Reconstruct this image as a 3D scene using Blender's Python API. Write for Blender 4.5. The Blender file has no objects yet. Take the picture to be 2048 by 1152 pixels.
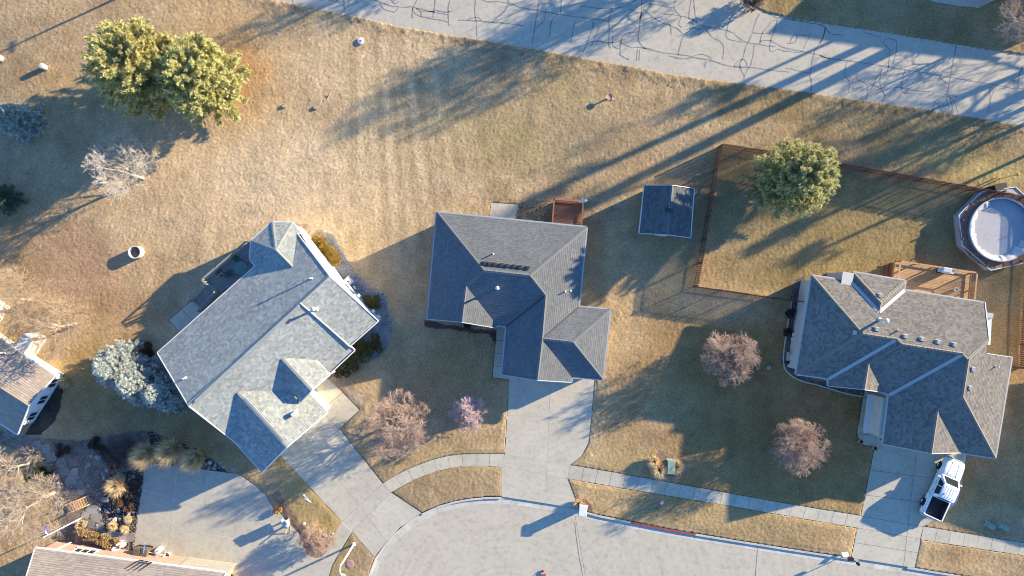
import bpy, math, random
import numpy as np
from mathutils import Vector, Matrix
# ------------------------------------------------------------------ camera, sky, sun, exposure
scn = bpy.context.scene
COL = scn.collection
ALT, GSD = 64.2, 0.047                      # flight height, metres per photo pixel on the ground
cam_d = bpy.data.cameras.new('camera'); cam = bpy.data.objects.new('camera', cam_d); COL.objects.link(cam)
cam.location = (0, 0, ALT); cam.rotation_euler = (0, 0, 0)
cam_d.sensor_width = 36; cam_d.lens = 36 * ALT / (2048 * GSD); cam_d.clip_end = 3000; cam_d.clip_start = 1
scn.camera = cam
SUN_EL, SUN_AZ = math.radians(14.5), math.radians(24.9)          # azimuth measured from +X towards +Y
wd = bpy.data.worlds.new('World'); scn.world = wd; wd.use_nodes = True
nt = wd.node_tree; nt.nodes.clear()
sky = nt.nodes.new('ShaderNodeTexSky'); sky.sky_type = 'NISHITA'; sky.sun_disc = False
sky.sun_elevation = SUN_EL; sky.sun_rotation = math.pi/2 - SUN_AZ; sky.air_density = 1.0; sky.dust_density = 0.0; sky.ozone_density = 5.0
bg = nt.nodes.new('ShaderNodeBackground'); bg.inputs[1].default_value = 0.13
wo = nt.nodes.new('ShaderNodeOutputWorld'); tint = nt.nodes.new('ShaderNodeMix'); tint.data_type = 'RGBA'; tint.blend_type = 'MULTIPLY'; tint.inputs['Factor'].default_value = 1
tint.inputs['B'].default_value = (0.84, 0.97, 1.06, 1)          # sky tinted bluer, to deepen the blue of the shade
nt.links.new(sky.outputs[0], tint.inputs['A']); nt.links.new(tint.outputs['Result'], bg.inputs[0]); nt.links.new(bg.outputs[0], wo.inputs[0])
sd = bpy.data.lights.new('sun', 'SUN'); sd.energy = 5.0; sd.angle = math.radians(0.6); sd.color = (1.0, 0.845, 0.56)
sun = bpy.data.objects.new('sun', sd); COL.objects.link(sun)
SD = Vector((math.cos(SUN_EL)*math.cos(SUN_AZ), math.cos(SUN_EL)*math.sin(SUN_AZ), math.sin(SUN_EL)))
sun.rotation_euler = SD.to_track_quat('Z', 'Y').to_euler(); sun.location = SD*80
scn.view_settings.view_transform = 'Standard'; scn.view_settings.look = 'None'
scn.view_settings.exposure = 1.6; scn.view_settings.gamma = 1.0
scn.cycles.pixel_filter_type = 'BLACKMAN_HARRIS'; scn.cycles.filter_width = 1.0
random.seed(7); RNG = np.random.default_rng(11)

# ------------------------------------------------------------------ helpers
def P(px, py, z=0.0):
    "point at height z that stands over photo pixel (px,py)"
    k = GSD*(1 - z/ALT)
    return Vector(((px-1024)*k, (576-py)*k, z))
def P2(px, py, z=0.0):
    p = P(px, py, z); return (p.x, p.y)
def G(*pts): return [P2(*p) for p in pts]
def put(o, parent=None):
    COL.objects.link(o)
    if parent is not None:
        o.parent = parent
        if parent.name in WLOC: o.matrix_parent_inverse = Matrix.Translation(-WLOC[parent.name])
    return o
WLOC = {}
def thing(name, label, cat, loc=(0,0,0), group=None, local=False):
    o = bpy.data.objects.new(name, None); COL.objects.link(o)
    o.location = loc; o.empty_display_size = .3
    o['label'] = label; o['category'] = cat
    if group: o['group'] = group
    if not local: WLOC[o.name] = Vector(loc)
    return o
def tag(o, label, cat, group=None):
    o['label'] = label; o['category'] = cat
    if group: o['group'] = group
    return o
def struct(o, kind='structure'):
    o['kind'] = kind; return o
def dup(root, loc, rz=0, label=None, scale=1.0):
    r = root.copy(); COL.objects.link(r); r.location = loc; r.rotation_euler = (0, 0, rz); r.scale = (scale,)*3
    if label: r['label'] = label
    for ch in list(root.children):
        c = ch.copy(); COL.objects.link(c); c.parent = r
        for g in list(ch.children):
            d = g.copy(); COL.objects.link(d); d.parent = c
    return r

class MB:
    def __init__(s): s.v = []; s.f = []; s.uv = []; s.hasuv = False
    def face(s, pts, uv=None):
        i = len(s.v); s.v += [tuple(p) for p in pts]; s.f.append(tuple(range(i, i+len(pts))))
        s.uv.append(uv)
        if uv: s.hasuv = True
    def add(s, vs, fs):
        i = len(s.v); s.v += [tuple(p) for p in vs]
        for f in fs: s.f.append(tuple(i+k for k in f)); s.uv.append(None)
        return s
    def box(s, c, d, rz=0.0, rx=0.0, ry=0.0):
        m = Matrix.Translation(c) @ Matrix.Rotation(rz, 4, 'Z') @ Matrix.Rotation(ry, 4, 'Y') @ Matrix.Rotation(rx, 4, 'X')
        vs = [m @ Vector((x*d[0]/2, y*d[1]/2, z*d[2]/2)) for x in (-1,1) for y in (-1,1) for z in (-1,1)]
        return s.add(vs, [(0,1,3,2),(4,6,7,5),(0,4,5,1),(2,3,7,6),(0,2,6,4),(1,5,7,3)])
    def prism(s, poly, z0, z1):
        n = len(poly)
        if area(poly) < 0: poly = poly[::-1]
        zt = z1 if hasattr(z1, '__len__') else [z1]*n
        vs = [(p[0], p[1], z0) for p in poly] + [(p[0], p[1], zt[i]) for i, p in enumerate(poly)]
        fs = [tuple(range(n, 2*n)), tuple(range(n-1, -1, -1))] + [(i, (i+1) % n, n+(i+1) % n, n+i) for i in range(n)]
        return s.add(vs, fs)
    def tube(s, pts, rad, n=6, cap=True):
        pts = [Vector(p) for p in pts]; k = len(pts)
        rad = rad if hasattr(rad, '__len__') else [rad]*k
        vs = []
        for i, p in enumerate(pts):
            d = (pts[min(i+1, k-1)] - pts[max(i-1, 0)])
            d = d.normalized() if d.length > 1e-9 else Vector((0,0,1))
            a = d.cross(Vector((0,0,1)) if abs(d.z) < .95 else Vector((1,0,0))).normalized(); b = d.cross(a)
            for j in range(n):
                t = 2*math.pi*j/n; vs.append(p + (a*math.cos(t) + b*math.sin(t))*rad[i])
        fs = [(i*n+j, i*n+(j+1) % n, (i+1)*n+(j+1) % n, (i+1)*n+j) for i in range(k-1) for j in range(n)]
        if cap: fs += [tuple(range(n-1, -1, -1)), tuple(range((k-1)*n, k*n))]
        return s.add(vs, fs)
    def lathe(s, prof, c=(0,0,0), n=20, cap0=True, cap1=True):
        vs = [(c[0]+r*math.cos(2*math.pi*j/n), c[1]+r*math.sin(2*math.pi*j/n), c[2]+z) for r, z in prof for j in range(n)]
        k = len(prof)
        fs = [(i*n+j, i*n+(j+1) % n, (i+1)*n+(j+1) % n, (i+1)*n+j) for i in range(k-1) for j in range(n)]
        if cap0: fs.append(tuple(range(n-1, -1, -1)))
        if cap1: fs.append(tuple(range((k-1)*n, k*n)))
        return s.add(vs, fs)
    def bar(s, a, b, w, h):
        "box beam from a to b, w wide, h high"
        a = Vector(a); b = Vector(b); d = b-a; L = d.length
        rz = math.atan2(d.y, d.x); ry = -math.asin(max(-1, min(1, d.z/L)))
        return s.box((a+b)/2, (L, w, h), rz, 0, ry)
    def build(s, name, m, parent=None, smooth=False, bevel=0):
        me = bpy.data.meshes.new(name); me.from_pydata(s.v, [], s.f)
        if s.hasuv:
            ul = me.uv_layers.new(name='UVMap'); dat = []
            for f, u in zip(s.f, s.uv):
                dat += list(u) if u else [(0.0, 0.0)]*len(f)
            ul.data.foreach_set('uv', np.array(dat, np.float32).ravel())
        if m: me.materials.append(m)
        if smooth: me.polygons.foreach_set('use_smooth', [True]*len(me.polygons))
        me.update()
        o = bpy.data.objects.new(name, me)
        if bevel:
            b = o.modifiers.new('bevel', 'BEVEL'); b.width = bevel; b.segments = 2; b.limit_method = 'ANGLE'
        return put(o, parent)
def meshobj(name, me, parent=None): return put(bpy.data.objects.new(name, me), parent)
def area(p): return sum(p[i][0]*p[(i+1) % len(p)][1]-p[(i+1) % len(p)][0]*p[i][1] for i in range(len(p)))/2
def inset(poly, d):
    s = 1 if area(poly) > 0 else -1; n = len(poly); out = []
    for i in range(n):
        a, b, c = Vector(poly[i-1][:2]), Vector(poly[i][:2]), Vector(poly[(i+1) % n][:2])
        e1 = (b-a).normalized(); e2 = (c-b).normalized()
        n1 = Vector((-e1.y, e1.x))*s; n2 = Vector((-e2.y, e2.x))*s
        m = n1+n2; L = m.length
        if L < 1e-6: out.append(tuple(b+n1*d)); continue
        m /= L; k = d/max(.6, m.dot(n1)); out.append((b.x+m.x*k, b.y+m.y*k))
    return out
def clip(poly, p, n):
    "part of polygon on the side n of the line through p (2D or 3D points, test in 2D)"
    out = []; k = len(poly)
    for i in range(k):
        a, b = poly[i], poly[(i+1) % k]
        da = (a[0]-p[0])*n[0]+(a[1]-p[1])*n[1]; db = (b[0]-p[0])*n[0]+(b[1]-p[1])*n[1]
        if da >= 0: out.append(tuple(a))
        if da*db < 0:
            t = da/(da-db); out.append(tuple(a[j]+(b[j]-a[j])*t for j in range(len(a))))
    return out
def split(polys, a, b):
    "cut polygons with the line a-b"
    dx, dy = b[0]-a[0], b[1]-a[1]; n = (-dy, dx); r = []
    for q in polys:
        for nn in (n, (dy, -dx)):
            c = clip(q, a, nn)
            if len(c) > 2 and abs(area(c)) > .02: r.append(c)
    return r

# ------------------------------------------------------------------ materials
def nodes(name):
    m = bpy.data.materials.new(name); m.use_nodes = True; t = m.node_tree
    b = t.nodes['Principled BSDF']
    return m, t, b
def N(t, k, **kw):
    n = t.nodes.new(k)
    for a, v in kw.items(): setattr(n, a, v)
    return n
def ramp(t, fac, c0, c1, p0=.3, p1=.7):
    r = N(t, 'ShaderNodeValToRGB'); e = r.color_ramp.elements
    e[0].position = p0; e[1].position = p1; e[0].color = (*c0, 1); e[1].color = (*c1, 1)
    t.links.new(fac, r.inputs[0]); return r.outputs[0]
def noise(t, vec, scale, detail=3, rough=.55):
    n = N(t, 'ShaderNodeTexNoise'); n.inputs['Scale'].default_value = scale; n.inputs['Detail'].default_value = detail; n.inputs['Roughness'].default_value = rough
    if vec is not None: t.links.new(vec, n.inputs['Vector'])
    return n.outputs[0]
def mix(t, fac, a, b, mode='MIX'):
    m = N(t, 'ShaderNodeMix', data_type='RGBA', blend_type=mode)
    for s, v in ((m.inputs['Factor'], fac), (m.inputs['A'], a), (m.inputs['B'], b)):
        if hasattr(v, 'is_linked') or hasattr(v, 'links'): t.links.new(v, s)
        elif isinstance(v, (int, float)): s.default_value = v
        else: s.default_value = (*v, 1)
    return m.outputs['Result']
def pos(t): return N(t, 'ShaderNodeNewGeometry').outputs['Position']
def objc(t): return N(t, 'ShaderNodeTexCoord').outputs['Object']
def bump(t, b, h, strength, dist):
    n = N(t, 'ShaderNodeBump'); n.inputs['Strength'].default_value = strength; n.inputs['Distance'].default_value = dist
    t.links.new(h, n.inputs['Height']); t.links.new(n.outputs[0], b.inputs['Normal'])
def plain(name, c, rough=.7, var=.12, scale=6.0, metal=0.0, spec=.3, rnd=.0, bmp=0.0, local=False, dark=None):
    m, t, b = nodes(name); v = objc(t) if local else pos(t)
    n1 = noise(t, v, scale, 4); lo = [x*(1-var) for x in c]; hi = [min(1, x*(1+var)) for x in c]
    col = ramp(t, n1, dark or lo, hi)
    n2 = noise(t, v, scale*.13, 2); col = mix(t, .35, col, ramp(t, n2, [x*(1-var) for x in c], [min(1, x*(1+var)) for x in c]))
    if rnd:
        oi = N(t, 'ShaderNodeObjectInfo')
        mr = N(t, 'ShaderNodeMapRange'); mr.inputs['To Min'].default_value = 1-rnd; mr.inputs['To Max'].default_value = 1+rnd
        t.links.new(oi.outputs['Random'], mr.inputs['Value'])
        cc = N(t, 'ShaderNodeCombineColor')
        for i in range(3): t.links.new(mr.outputs[0], cc.inputs[i])
        col = mix(t, 1.0, col, cc.outputs[0], 'MULTIPLY')
    t.links.new(col, b.inputs['Base Color']); b.inputs['Roughness'].default_value = rough; b.inputs['Metallic'].default_value = metal
    b.inputs['Specular IOR Level'].default_value = spec
    if bmp: bump(t, b, noise(t, v, scale*3, 4), .6, bmp)
    return m
def concrete(name, c, rnd=.05, stain=.25, speck=.1, arcs=None):
    m, t, b = nodes(name); v = pos(t)
    a = ramp(t, noise(t, v, .55, 5, .62), [x*(1-stain) for x in c], [x*1.06 for x in c], .28, .62)
    f = ramp(t, noise(t, v, 14, 4, .7), [x*(1-speck*1.6) for x in c], [x*(1+speck) for x in c], .3, .7)
    col = mix(t, .5, a, f)
    s = ramp(t, noise(t, v, 2.3, 6, .7), (.72,)*3, (1,)*3, .36, .5); col = mix(t, .6, col, s, 'MULTIPLY')
    if arcs:
        vs = N(t, 'ShaderNodeVectorMath', operation='DISTANCE'); t.links.new(v, vs.inputs[0]); vs.inputs[1].default_value = arcs
        wn = N(t, 'ShaderNodeTexNoise', noise_dimensions='1D'); wn.inputs['Scale'].default_value = 1.7; wn.inputs['Detail'].default_value = 5; t.links.new(vs.outputs['Value'], wn.inputs['W'])
        ar = ramp(t, wn.outputs[0], (.92,.915,.91), (1.03,)*3, .35, .6); col = mix(t, ramp(t, noise(t, v, .12, 3), (.15,)*3, (.95,)*3, .35, .65), col, mix(t, 1.0, col, ar, 'MULTIPLY'))
    oi = N(t, 'ShaderNodeObjectInfo'); mr = N(t, 'ShaderNodeMapRange'); mr.inputs['To Min'].default_value = 1-rnd; mr.inputs['To Max'].default_value = 1+rnd
    t.links.new(oi.outputs['Random'], mr.inputs['Value']); cc = N(t, 'ShaderNodeCombineColor')
    for i in range(3): t.links.new(mr.outputs[0], cc.inputs[i])
    col = mix(t, 1.0, col, cc.outputs[0], 'MULTIPLY')
    t.links.new(col, b.inputs['Base Color']); b.inputs['Roughness'].default_value = .9; b.inputs['Specular IOR Level'].default_value = .2
    bump(t, b, noise(t, v, 18, 5, .7), .5, .012)
    return m
def shingle(name, cols, course=.19, tab=.34, contrast=1.0, spec=.04, rough=.95, blotch=0.0):
    "tabs of random tone on the u/v grid of each roof plane"
    m, t, b = nodes(name); uv = N(t, 'ShaderNodeUVMap').outputs[0]
    sep = N(t, 'ShaderNodeSeparateXYZ'); t.links.new(uv, sep.inputs[0])
    def mth(op, a, bb=None):
        n = N(t, 'ShaderNodeMath', operation=op)
        for i, x in enumerate((a, bb)):
            if x is None: continue
            if isinstance(x, (int, float)): n.inputs[i].default_value = x
            else: t.links.new(x, n.inputs[i])
        return n.outputs[0]
    row = mth('FLOOR', mth('DIVIDE', sep.outputs[1], course))
    w0 = N(t, 'ShaderNodeTexWhiteNoise', noise_dimensions='1D'); t.links.new(row, w0.inputs['W'])
    colf = mth('FLOOR', mth('ADD', mth('DIVIDE', sep.outputs[0], tab), mth('MULTIPLY', w0.outputs[0], 7.3)))
    cv = N(t, 'ShaderNodeCombineXYZ'); t.links.new(colf, cv.inputs[0]); t.links.new(row, cv.inputs[1])
    w = N(t, 'ShaderNodeTexWhiteNoise', noise_dimensions='2D'); t.links.new(cv.outputs[0], w.inputs['Vector'])
    r = N(t, 'ShaderNodeValToRGB'); r.color_ramp.interpolation = 'LINEAR'; e = r.color_ramp.elements
    e[0].position = 0; e[0].color = (*cols[0], 1); e[1].position = 1; e[1].color = (*cols[-1], 1)
    for i, c in enumerate(cols[1:-1]):
        x = e.new((i+1)/(len(cols)-1)); x.color = (*c, 1)
    t.links.new(w.outputs[0], r.inputs[0])
    v = pos(t); g = ramp(t, noise(t, v, 30, 3, .7), (.8,)*3, (1.12,)*3)
    col = mix(t, .7, r.outputs[0], g, 'MULTIPLY')
    big = ramp(t, noise(t, v, .35, 4, .6), (.86,)*3, (1.06,)*3); col = mix(t, .8, col, big, 'MULTIPLY')
    st = ramp(t, noise(t, v, 2.2, 5, .65), (.9,)*3, (1.05,)*3); col = mix(t, .7, col, st, 'MULTIPLY')
    t.links.new(col, b.inputs['Base Color']); b.inputs['Roughness'].default_value = rough; b.inputs['Specular IOR Level'].default_value = spec
    hn = N(t, 'ShaderNodeMath', operation='ADD'); t.links.new(w.outputs[0], hn.inputs[0]); t.links.new(noise(t, v, 40, 3), hn.inputs[1])
    # butt edge of every course: the lower half of a tab stands up, the upper half runs under the next one
    fr = mth('FRACT', mth('DIVIDE', sep.outputs[1], course)); prof = mth('MAXIMUM', mth('SUBTRACT', 1.0, mth('MULTIPLY', fr, 1.9)), 0.0)
    b1 = N(t, 'ShaderNodeBump'); b1.inputs['Strength'].default_value = 1.0; b1.inputs['Distance'].default_value = .022; t.links.new(prof, b1.inputs['Height'])
    b2 = N(t, 'ShaderNodeBump'); b2.inputs['Strength'].default_value = .5; b2.inputs['Distance'].default_value = .012; t.links.new(hn.outputs[0], b2.inputs['Height'])
    t.links.new(b1.outputs[0], b2.inputs['Normal']); t.links.new(b2.outputs[0], b.inputs['Normal'])
    return m
def attr_mat(name, rough=.8, trans=0.0, spec=.2, nscale=9.0, var=.25, mult=1.0):
    "colour from the mesh's own colour attribute, broken up with noise"
    m, t, b = nodes(name); a = N(t, 'ShaderNodeAttribute', attribute_name='Col')
    v = pos(t); g = ramp(t, noise(t, v, nscale, 4, .65), (mult*(1-var),)*3, (mult*(1+var),)*3)
    col = mix(t, 1.0, a.outputs['Color'], g, 'MULTIPLY')
    t.links.new(col, b.inputs['Base Color']); b.inputs['Roughness'].default_value = rough; b.inputs['Specular IOR Level'].default_value = spec
    if trans:
        td = N(t, 'ShaderNodeBsdfTranslucent'); t.links.new(col, td.inputs[0])
        ms = N(t, 'ShaderNodeMixShader'); ms.inputs[0].default_value = trans
        t.links.new(b.outputs[0], ms.inputs[1]); t.links.new(td.outputs[0], ms.inputs[2])
        t.links.new(ms.outputs[0], t.nodes['Material Output'].inputs[0])
    return m
M = {}
M['concrete'] = concrete('drive_concrete', (.475,.43,.35), .05)
M['walk'] = concrete('sidewalk_concrete', (.465,.425,.345), .07)
M['court'] = concrete('court_concrete', (.445,.405,.335), .03)
M['cul'] = concrete('street_concrete', (.46,.408,.33), .02, .14, .08, tuple(P(1010,1235,-.1)))
M['road'] = concrete('road_concrete', (.46,.412,.34), .02, .2, .10)
M['curb'] = concrete('curb_concrete', (.52,.48,.42), .06)
M['redcurb'] = plain('red_curb_paint', (.30,.075,.065), .8, .25, 5)
M['joint'] = plain('joint_dirt', (.12,.11,.09), .95, .3, 4)
M['joint_pale'] = plain('pale_joint_filler', (.6,.57,.53), .9, .12, 5)
M['tar'] = plain('tar_crack_sealer', (.20,.198,.195), .75, .25, 3, spec=.4)
M['roofA'] = shingle('pale_grey_shingle', [(.235,.25,.243),(.285,.298,.288),(.31,.322,.31),(.34,.35,.334),(.40,.408,.386)], .19, .23)
M['roofB'] = shingle('charcoal_shingle', [(.132,.137,.146),(.15,.155,.164),(.168,.171,.18)], .19, .24)
M['roofC'] = shingle('weathered_brown_shingle', [(.15,.137,.127),(.19,.174,.16),(.212,.194,.177),(.24,.218,.197)], .19, .24)
M['roofD'] = shingle('tan_shingle', [(.35,.285,.235),(.39,.32,.265),(.43,.355,.295)], .19, .34)
M['roofS'] = shingle('shed_shingle', [(.10,.102,.108),(.125,.127,.132),(.15,.15,.152)], .19, .34)
M['capA'] = plain('ridge_cap_grey', (.29,.305,.295), .85, .2, 6); M['capB'] = plain('ridge_cap_charcoal', (.142,.148,.16), .85, .15, 6)
M['capC'] = plain('ridge_cap_brown', (.22,.195,.17), .85, .2, 6); M['capD'] = plain('ridge_cap_tan', (.31,.25,.205), .85, .2, 6)
M['white'] = plain('white_paint', (.62,.61,.60), .45, .04, 3, spec=.4)
M['siding'] = plain('white_siding', (.78,.77,.75), .5, .05, 2)
M['cream'] = plain('cream_stucco', (.55,.50,.44), .8, .08, 2)
M['taupe'] = plain('taupe_siding', (.34,.31,.28), .75, .08, 2)
M['brick'] = plain('pinkish_brick', (.40,.26,.21), .85, .3, 7)
M['gutterB'] = plain('dark_gutter', (.33,.36,.38), .45, .08, 3); M['gutterC'] = plain('grey_gutter', (.42,.42,.40), .5, .08, 3)
M['valley'] = plain('valley_metal', (.36,.37,.38), .45, .1, 3, spec=.5)
M['glass'] = plain('window_glass', (.03,.035,.045), .08, .1, 2, spec=.6)
M['metal'] = plain('galvanised_metal', (.62,.63,.64), .4, .1, 5, metal=.3)
M['pipe'] = plain('white_vent_pipe', (.60,.59,.57), .45, .05, 5)
M['ventbox'] = plain('roof_vent_grey', (.42,.40,.37), .5, .08, 5); M['ventdark'] = plain('roof_vent_black', (.05,.05,.052), .6, .1, 5)
M['deckred'] = plain('red_stained_wood', (.27,.125,.075), .75, .25, 4, rnd=.12)
M['deckgold'] = plain('golden_cedar', (.42,.25,.13), .7, .22, 4, rnd=.12)
M['deckgrey'] = plain('weathered_deck_wood', (.24,.22,.205), .85, .22, 4, rnd=.14)
M['fence'] = plain('reddish_fence_wood', (.17,.082,.058), .85, .3, 4, rnd=.2)
M['bark'] = plain('grey_brown_bark', (.20,.165,.135), .9, .3, 5)
M['barkpale'] = plain('pale_bark', (.40,.335,.27), .85, .25, 4)
M['barkpine'] = plain('pine_bark', (.24,.16,.11), .9, .3, 5)
M['stone'] = plain('pale_boulder', (.30,.29,.285), .85, .2, 5, rnd=.3, bmp=.03)
M['flag'] = plain('flagstone', (.25,.235,.22), .85, .22, 3, rnd=.22, bmp=.02)
M['rust'] = plain('rusty_iron', (.20,.10,.065), .9, .35, 8)
M['black'] = plain('black_plastic', (.02,.02,.022), .5, .1, 5)
M['greenbox'] = plain('utility_green', (.20,.30,.25), .6, .1, 3)
M['needle'] = attr_mat('needles', .7, .38, .2, 7, .25)
M['leaf'] = attr_mat('evergreen_leaves', .65, .15, .25, 6, .25)
M['straw'] = attr_mat('straw_blades', .8, .3, .15, 8, .2)
M['gravel'] = attr_mat('gravel_stones', .9, 0, .2, 6, .2)
M['twigpink'] = plain('reddish_twigs', (.43,.305,.25), .85, .2, 1.2); M['twigtan'] = plain('tan_twigs', (.36,.265,.185), .85, .2, 1.2)
M['twiggrey'] = plain('pale_grey_twigs', (.37,.295,.24), .85, .2, 1.2); M['twigmauve'] = plain('mauve_twigs', (.58,.43,.43), .85, .2, 1.2)
M['twigpale'] = plain('whitish_twigs', (.52,.46,.40), .85, .2, 1.2)
M['twigdark'] = plain('dark_twigs', (.13,.10,.085), .9, .2, 1.5)
M['mulchred'] = plain('red_mulch', (.12,.06,.055), .95, .4, 8)
def lawn_mat():
    m, t, b = nodes('winter_lawn'); a = N(t, 'ShaderNodeAttribute', attribute_name='Col'); v = pos(t)
    g = ramp(t, noise(t, v, 12, 5, .8), (.58,.55,.51), (1.28,1.27,1.25), .30, .64)
    col = mix(t, 1.0, a.outputs['Color'], g, 'MULTIPLY')
    sp = ramp(t, noise(t, v, 5.2, 3, .85), (.74,.72,.68), (1.14,1.14,1.13), .34, .60); col = mix(t, .85, col, sp, 'MULTIPLY')
    g2 = ramp(t, noise(t, v, .9, 5, .65), (.84,.86,.84), (1.12,1.1,1.08), .32, .68); col = mix(t, 1.0, col, g2, 'MULTIPLY')
    t.links.new(col, b.inputs['Base Color']); b.inputs['Roughness'].default_value = .95; b.inputs['Specular IOR Level'].default_value = .05
    bump(t, b, noise(t, v, 26, 4, .8), .7, .022)
    return m
M['lawn'] = lawn_mat()
# ------------------------------------------------------------------ outlines of the paved places (ground plan from the photo)
ROAD_LOW = [(-400,-165),(200,-62),(540,0),(600,12),(690,30),(800,55),(900,72),(980,85),(1060,99),(1150,115),(1240,131),(1330,148),(1400,159),(1490,170),(1590,183),(1700,200),(1830,218),(1950,238),(2048,254),(2600,345)]
ROAD_UP = [(2600,196),(2048,107),(1960,95),(1880,81),(1800,68),(1720,55),(1650,45),(1590,35),(1530,22),(1500,6),(1470,-25),(1300,-52),(900,-85),(400,-150),(-400,-300)]
ROAD = G(*ROAD_LOW, *ROAD_UP)
TOPDRIVE = G((1800,-60),(1830,-12),(1868,4),(1918,12),(1958,16),(2010,-10),(2060,-60))
CURB = [(700,1240),(722,1180),(738,1150),(748,1118),(768,1090),(800,1055),(843,1026),(880,1010),(920,1000),(960,995),(1003,993),(1050,1000),(1100,1008),(1155,1018),(1180,1027),(1250,1041),(1340,1059),(1480,1082),(1600,1101),(1700,1116),(1760,1125),(1840,1138),(1960,1158),(2100,1182),(2400,1232)]
CUL = G(*CURB, (2400,1500), (700,1500))
DRIVE_A = G((552,902),(640,822),(679,858),(765,967),(782,985),(843,1026),(800,1055),(768,1090),(749,1114),(704,1063),(684,1043))
WALK_A = G((622,770),(640,757),(660,757),(719,820),(679,858),(640,822),(652,812))
DRIVE_B = G((1018,745),(1017,800),(1010,905),(1003,934),(1003,993),(1100,1008),(1158,1018),(1145,985),(1135,957),(1140,930),(1163,912),(1177,885),(1183,830),(1190,745))
WALK_B = G((994,646),(1020,648),(1022,757),(1018,759),(985,755))
PATIO_B = G((982,405),(1038,409),(1036,442),(978,438))
DRIVE_C = G((1752,880),(1722,1032),(1715,1055),(1702,1116),(1760,1125),(1829,1136),(1839,1090),(1841,1074),(1847,1053),(1882,1032),(1913,1007),(1919,992),(1926,954),(1934,905),(1935,890))
WALK_C = G((1730,775),(1727,790),(1714,865),(1718,882),(1728,890),(1748,893),(1760,880),(1780,800),(1780,775))
COURT = G((290,934),(312,928),(361,934),(404,939),(451,945),(474,948),(489,957),(512,973),(531,991),(545,1015),(559,1025),(574,1043),(597,1066),(604,1090),(612,1108),(628,1117),(646,1113),(684,1043),(704,1063),(690,1085),(664,1130),(655,1160),(655,1300),(255,1300),(268,1100),(274,1050),(281,1003))
PATIO_A = G((338,640),(392,594),(412,618),(359,664))
SW1_UP = [(765,967),(800,945),(850,924),(890,912),(930,908),(1009,908)]; SW1_LO = [(782,985),(820,963),(860,946),(900,935),(940,931),(1004,934)]
SW2_UP = [(1140,930),(1240,947),(1340,965),(1450,985),(1600,1012),(1724,1032)]; SW2_LO = [(1135,957),(1240,975),(1340,992),(1450,1010),(1600,1036),(1716,1056)]
SW3_UP = [(1847,1053),(1950,1070),(2100,1094),(2400,1142)]; SW3_LO = [(1841,1079),(1950,1096),(2100,1119),(2400,1167)]
SW = [G(*a)+G(*b)[::-1] for a, b in ((SW1_UP, SW1_LO), (SW2_UP, SW2_LO), (SW3_UP, SW3_LO))]
PAVED = [DRIVE_A, WALK_A, DRIVE_B, WALK_B, PATIO_B, DRIVE_C, WALK_C, COURT, PATIO_A, TOPDRIVE] + SW
# planted beds: outline, soil colour
BED_MULCH = (.07,.055,.045); BED_ROCK = (.20,.175,.165); BED_RED = (.105,.06,.055)
BEDS = [
 (G((155,880),(240,868),(300,862),(400,905),(470,948),(404,939),(312,928),(290,934),(281,1003),(268,1100),(262,1120),(225,1120),(180,1095),(130,1080),(105,1000),(100,930),(60,905),(0,890),(0,865)), (.16,.13,.115)),
 (G((205,955),(290,934),(281,1003),(268,1100),(220,1085),(200,1020)), (.045,.038,.035)),
 (G((300,862),(400,905),(470,948),(404,939),(312,928)), (.05,.042,.036)),
 (G((640,462),(660,470),(692,512),(706,540),(740,570),(770,590),(785,640),(775,690),(760,705),(690,750),(660,757),(640,740),(700,690),(752,640),(690,560),(640,500)), (.20,.185,.18)),
 (G((628,858),(652,835),(668,818),(640,782),(620,790)), (.30,.22,.16)),
 (G((679,752),(700,765),(735,800),(719,820),(660,757)), (.28,.22,.17)),
 (G((850,640),(930,655),(992,663),(992,690),(978,668),(850,655)), BED_RED),
 (G((1592,560),(1612,552),(1606,600),(1590,700),(1590,745),(1660,765),(1662,775),(1730,783),(1724,793),(1690,787),(1650,775),(1600,762),(1575,747),(1566,735),(1564,718),(1574,650),(1582,600)), (.11,.09,.085)),
 (G((1748,820),(1760,800),(1762,860),(1745,865)), BED_RED),
 (G((545,990),(560,985),(600,1040),(640,1075),(672,1085),(664,1100),(646,1113),(628,1117),(604,1095),(597,1066),(559,1025)), (.16,.115,.10)),
 (G((1296,915),(1318,902),(1345,912),(1380,925),(1378,950),(1330,962),(1305,955)), (.20,.15,.11)),
 (G((1150,1000),(1165,995),(1182,1005),(1186,1026),(1160,1020)), (.16,.12,.09)),
 (G((590,448),(612,450),(650,466),(640,500),(615,480)), (.32,.24,.18)),
 (G((118,752),(134,768),(112,838),(86,868),(50,868),(62,848)), (.05,.042,.04)),
]
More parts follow.
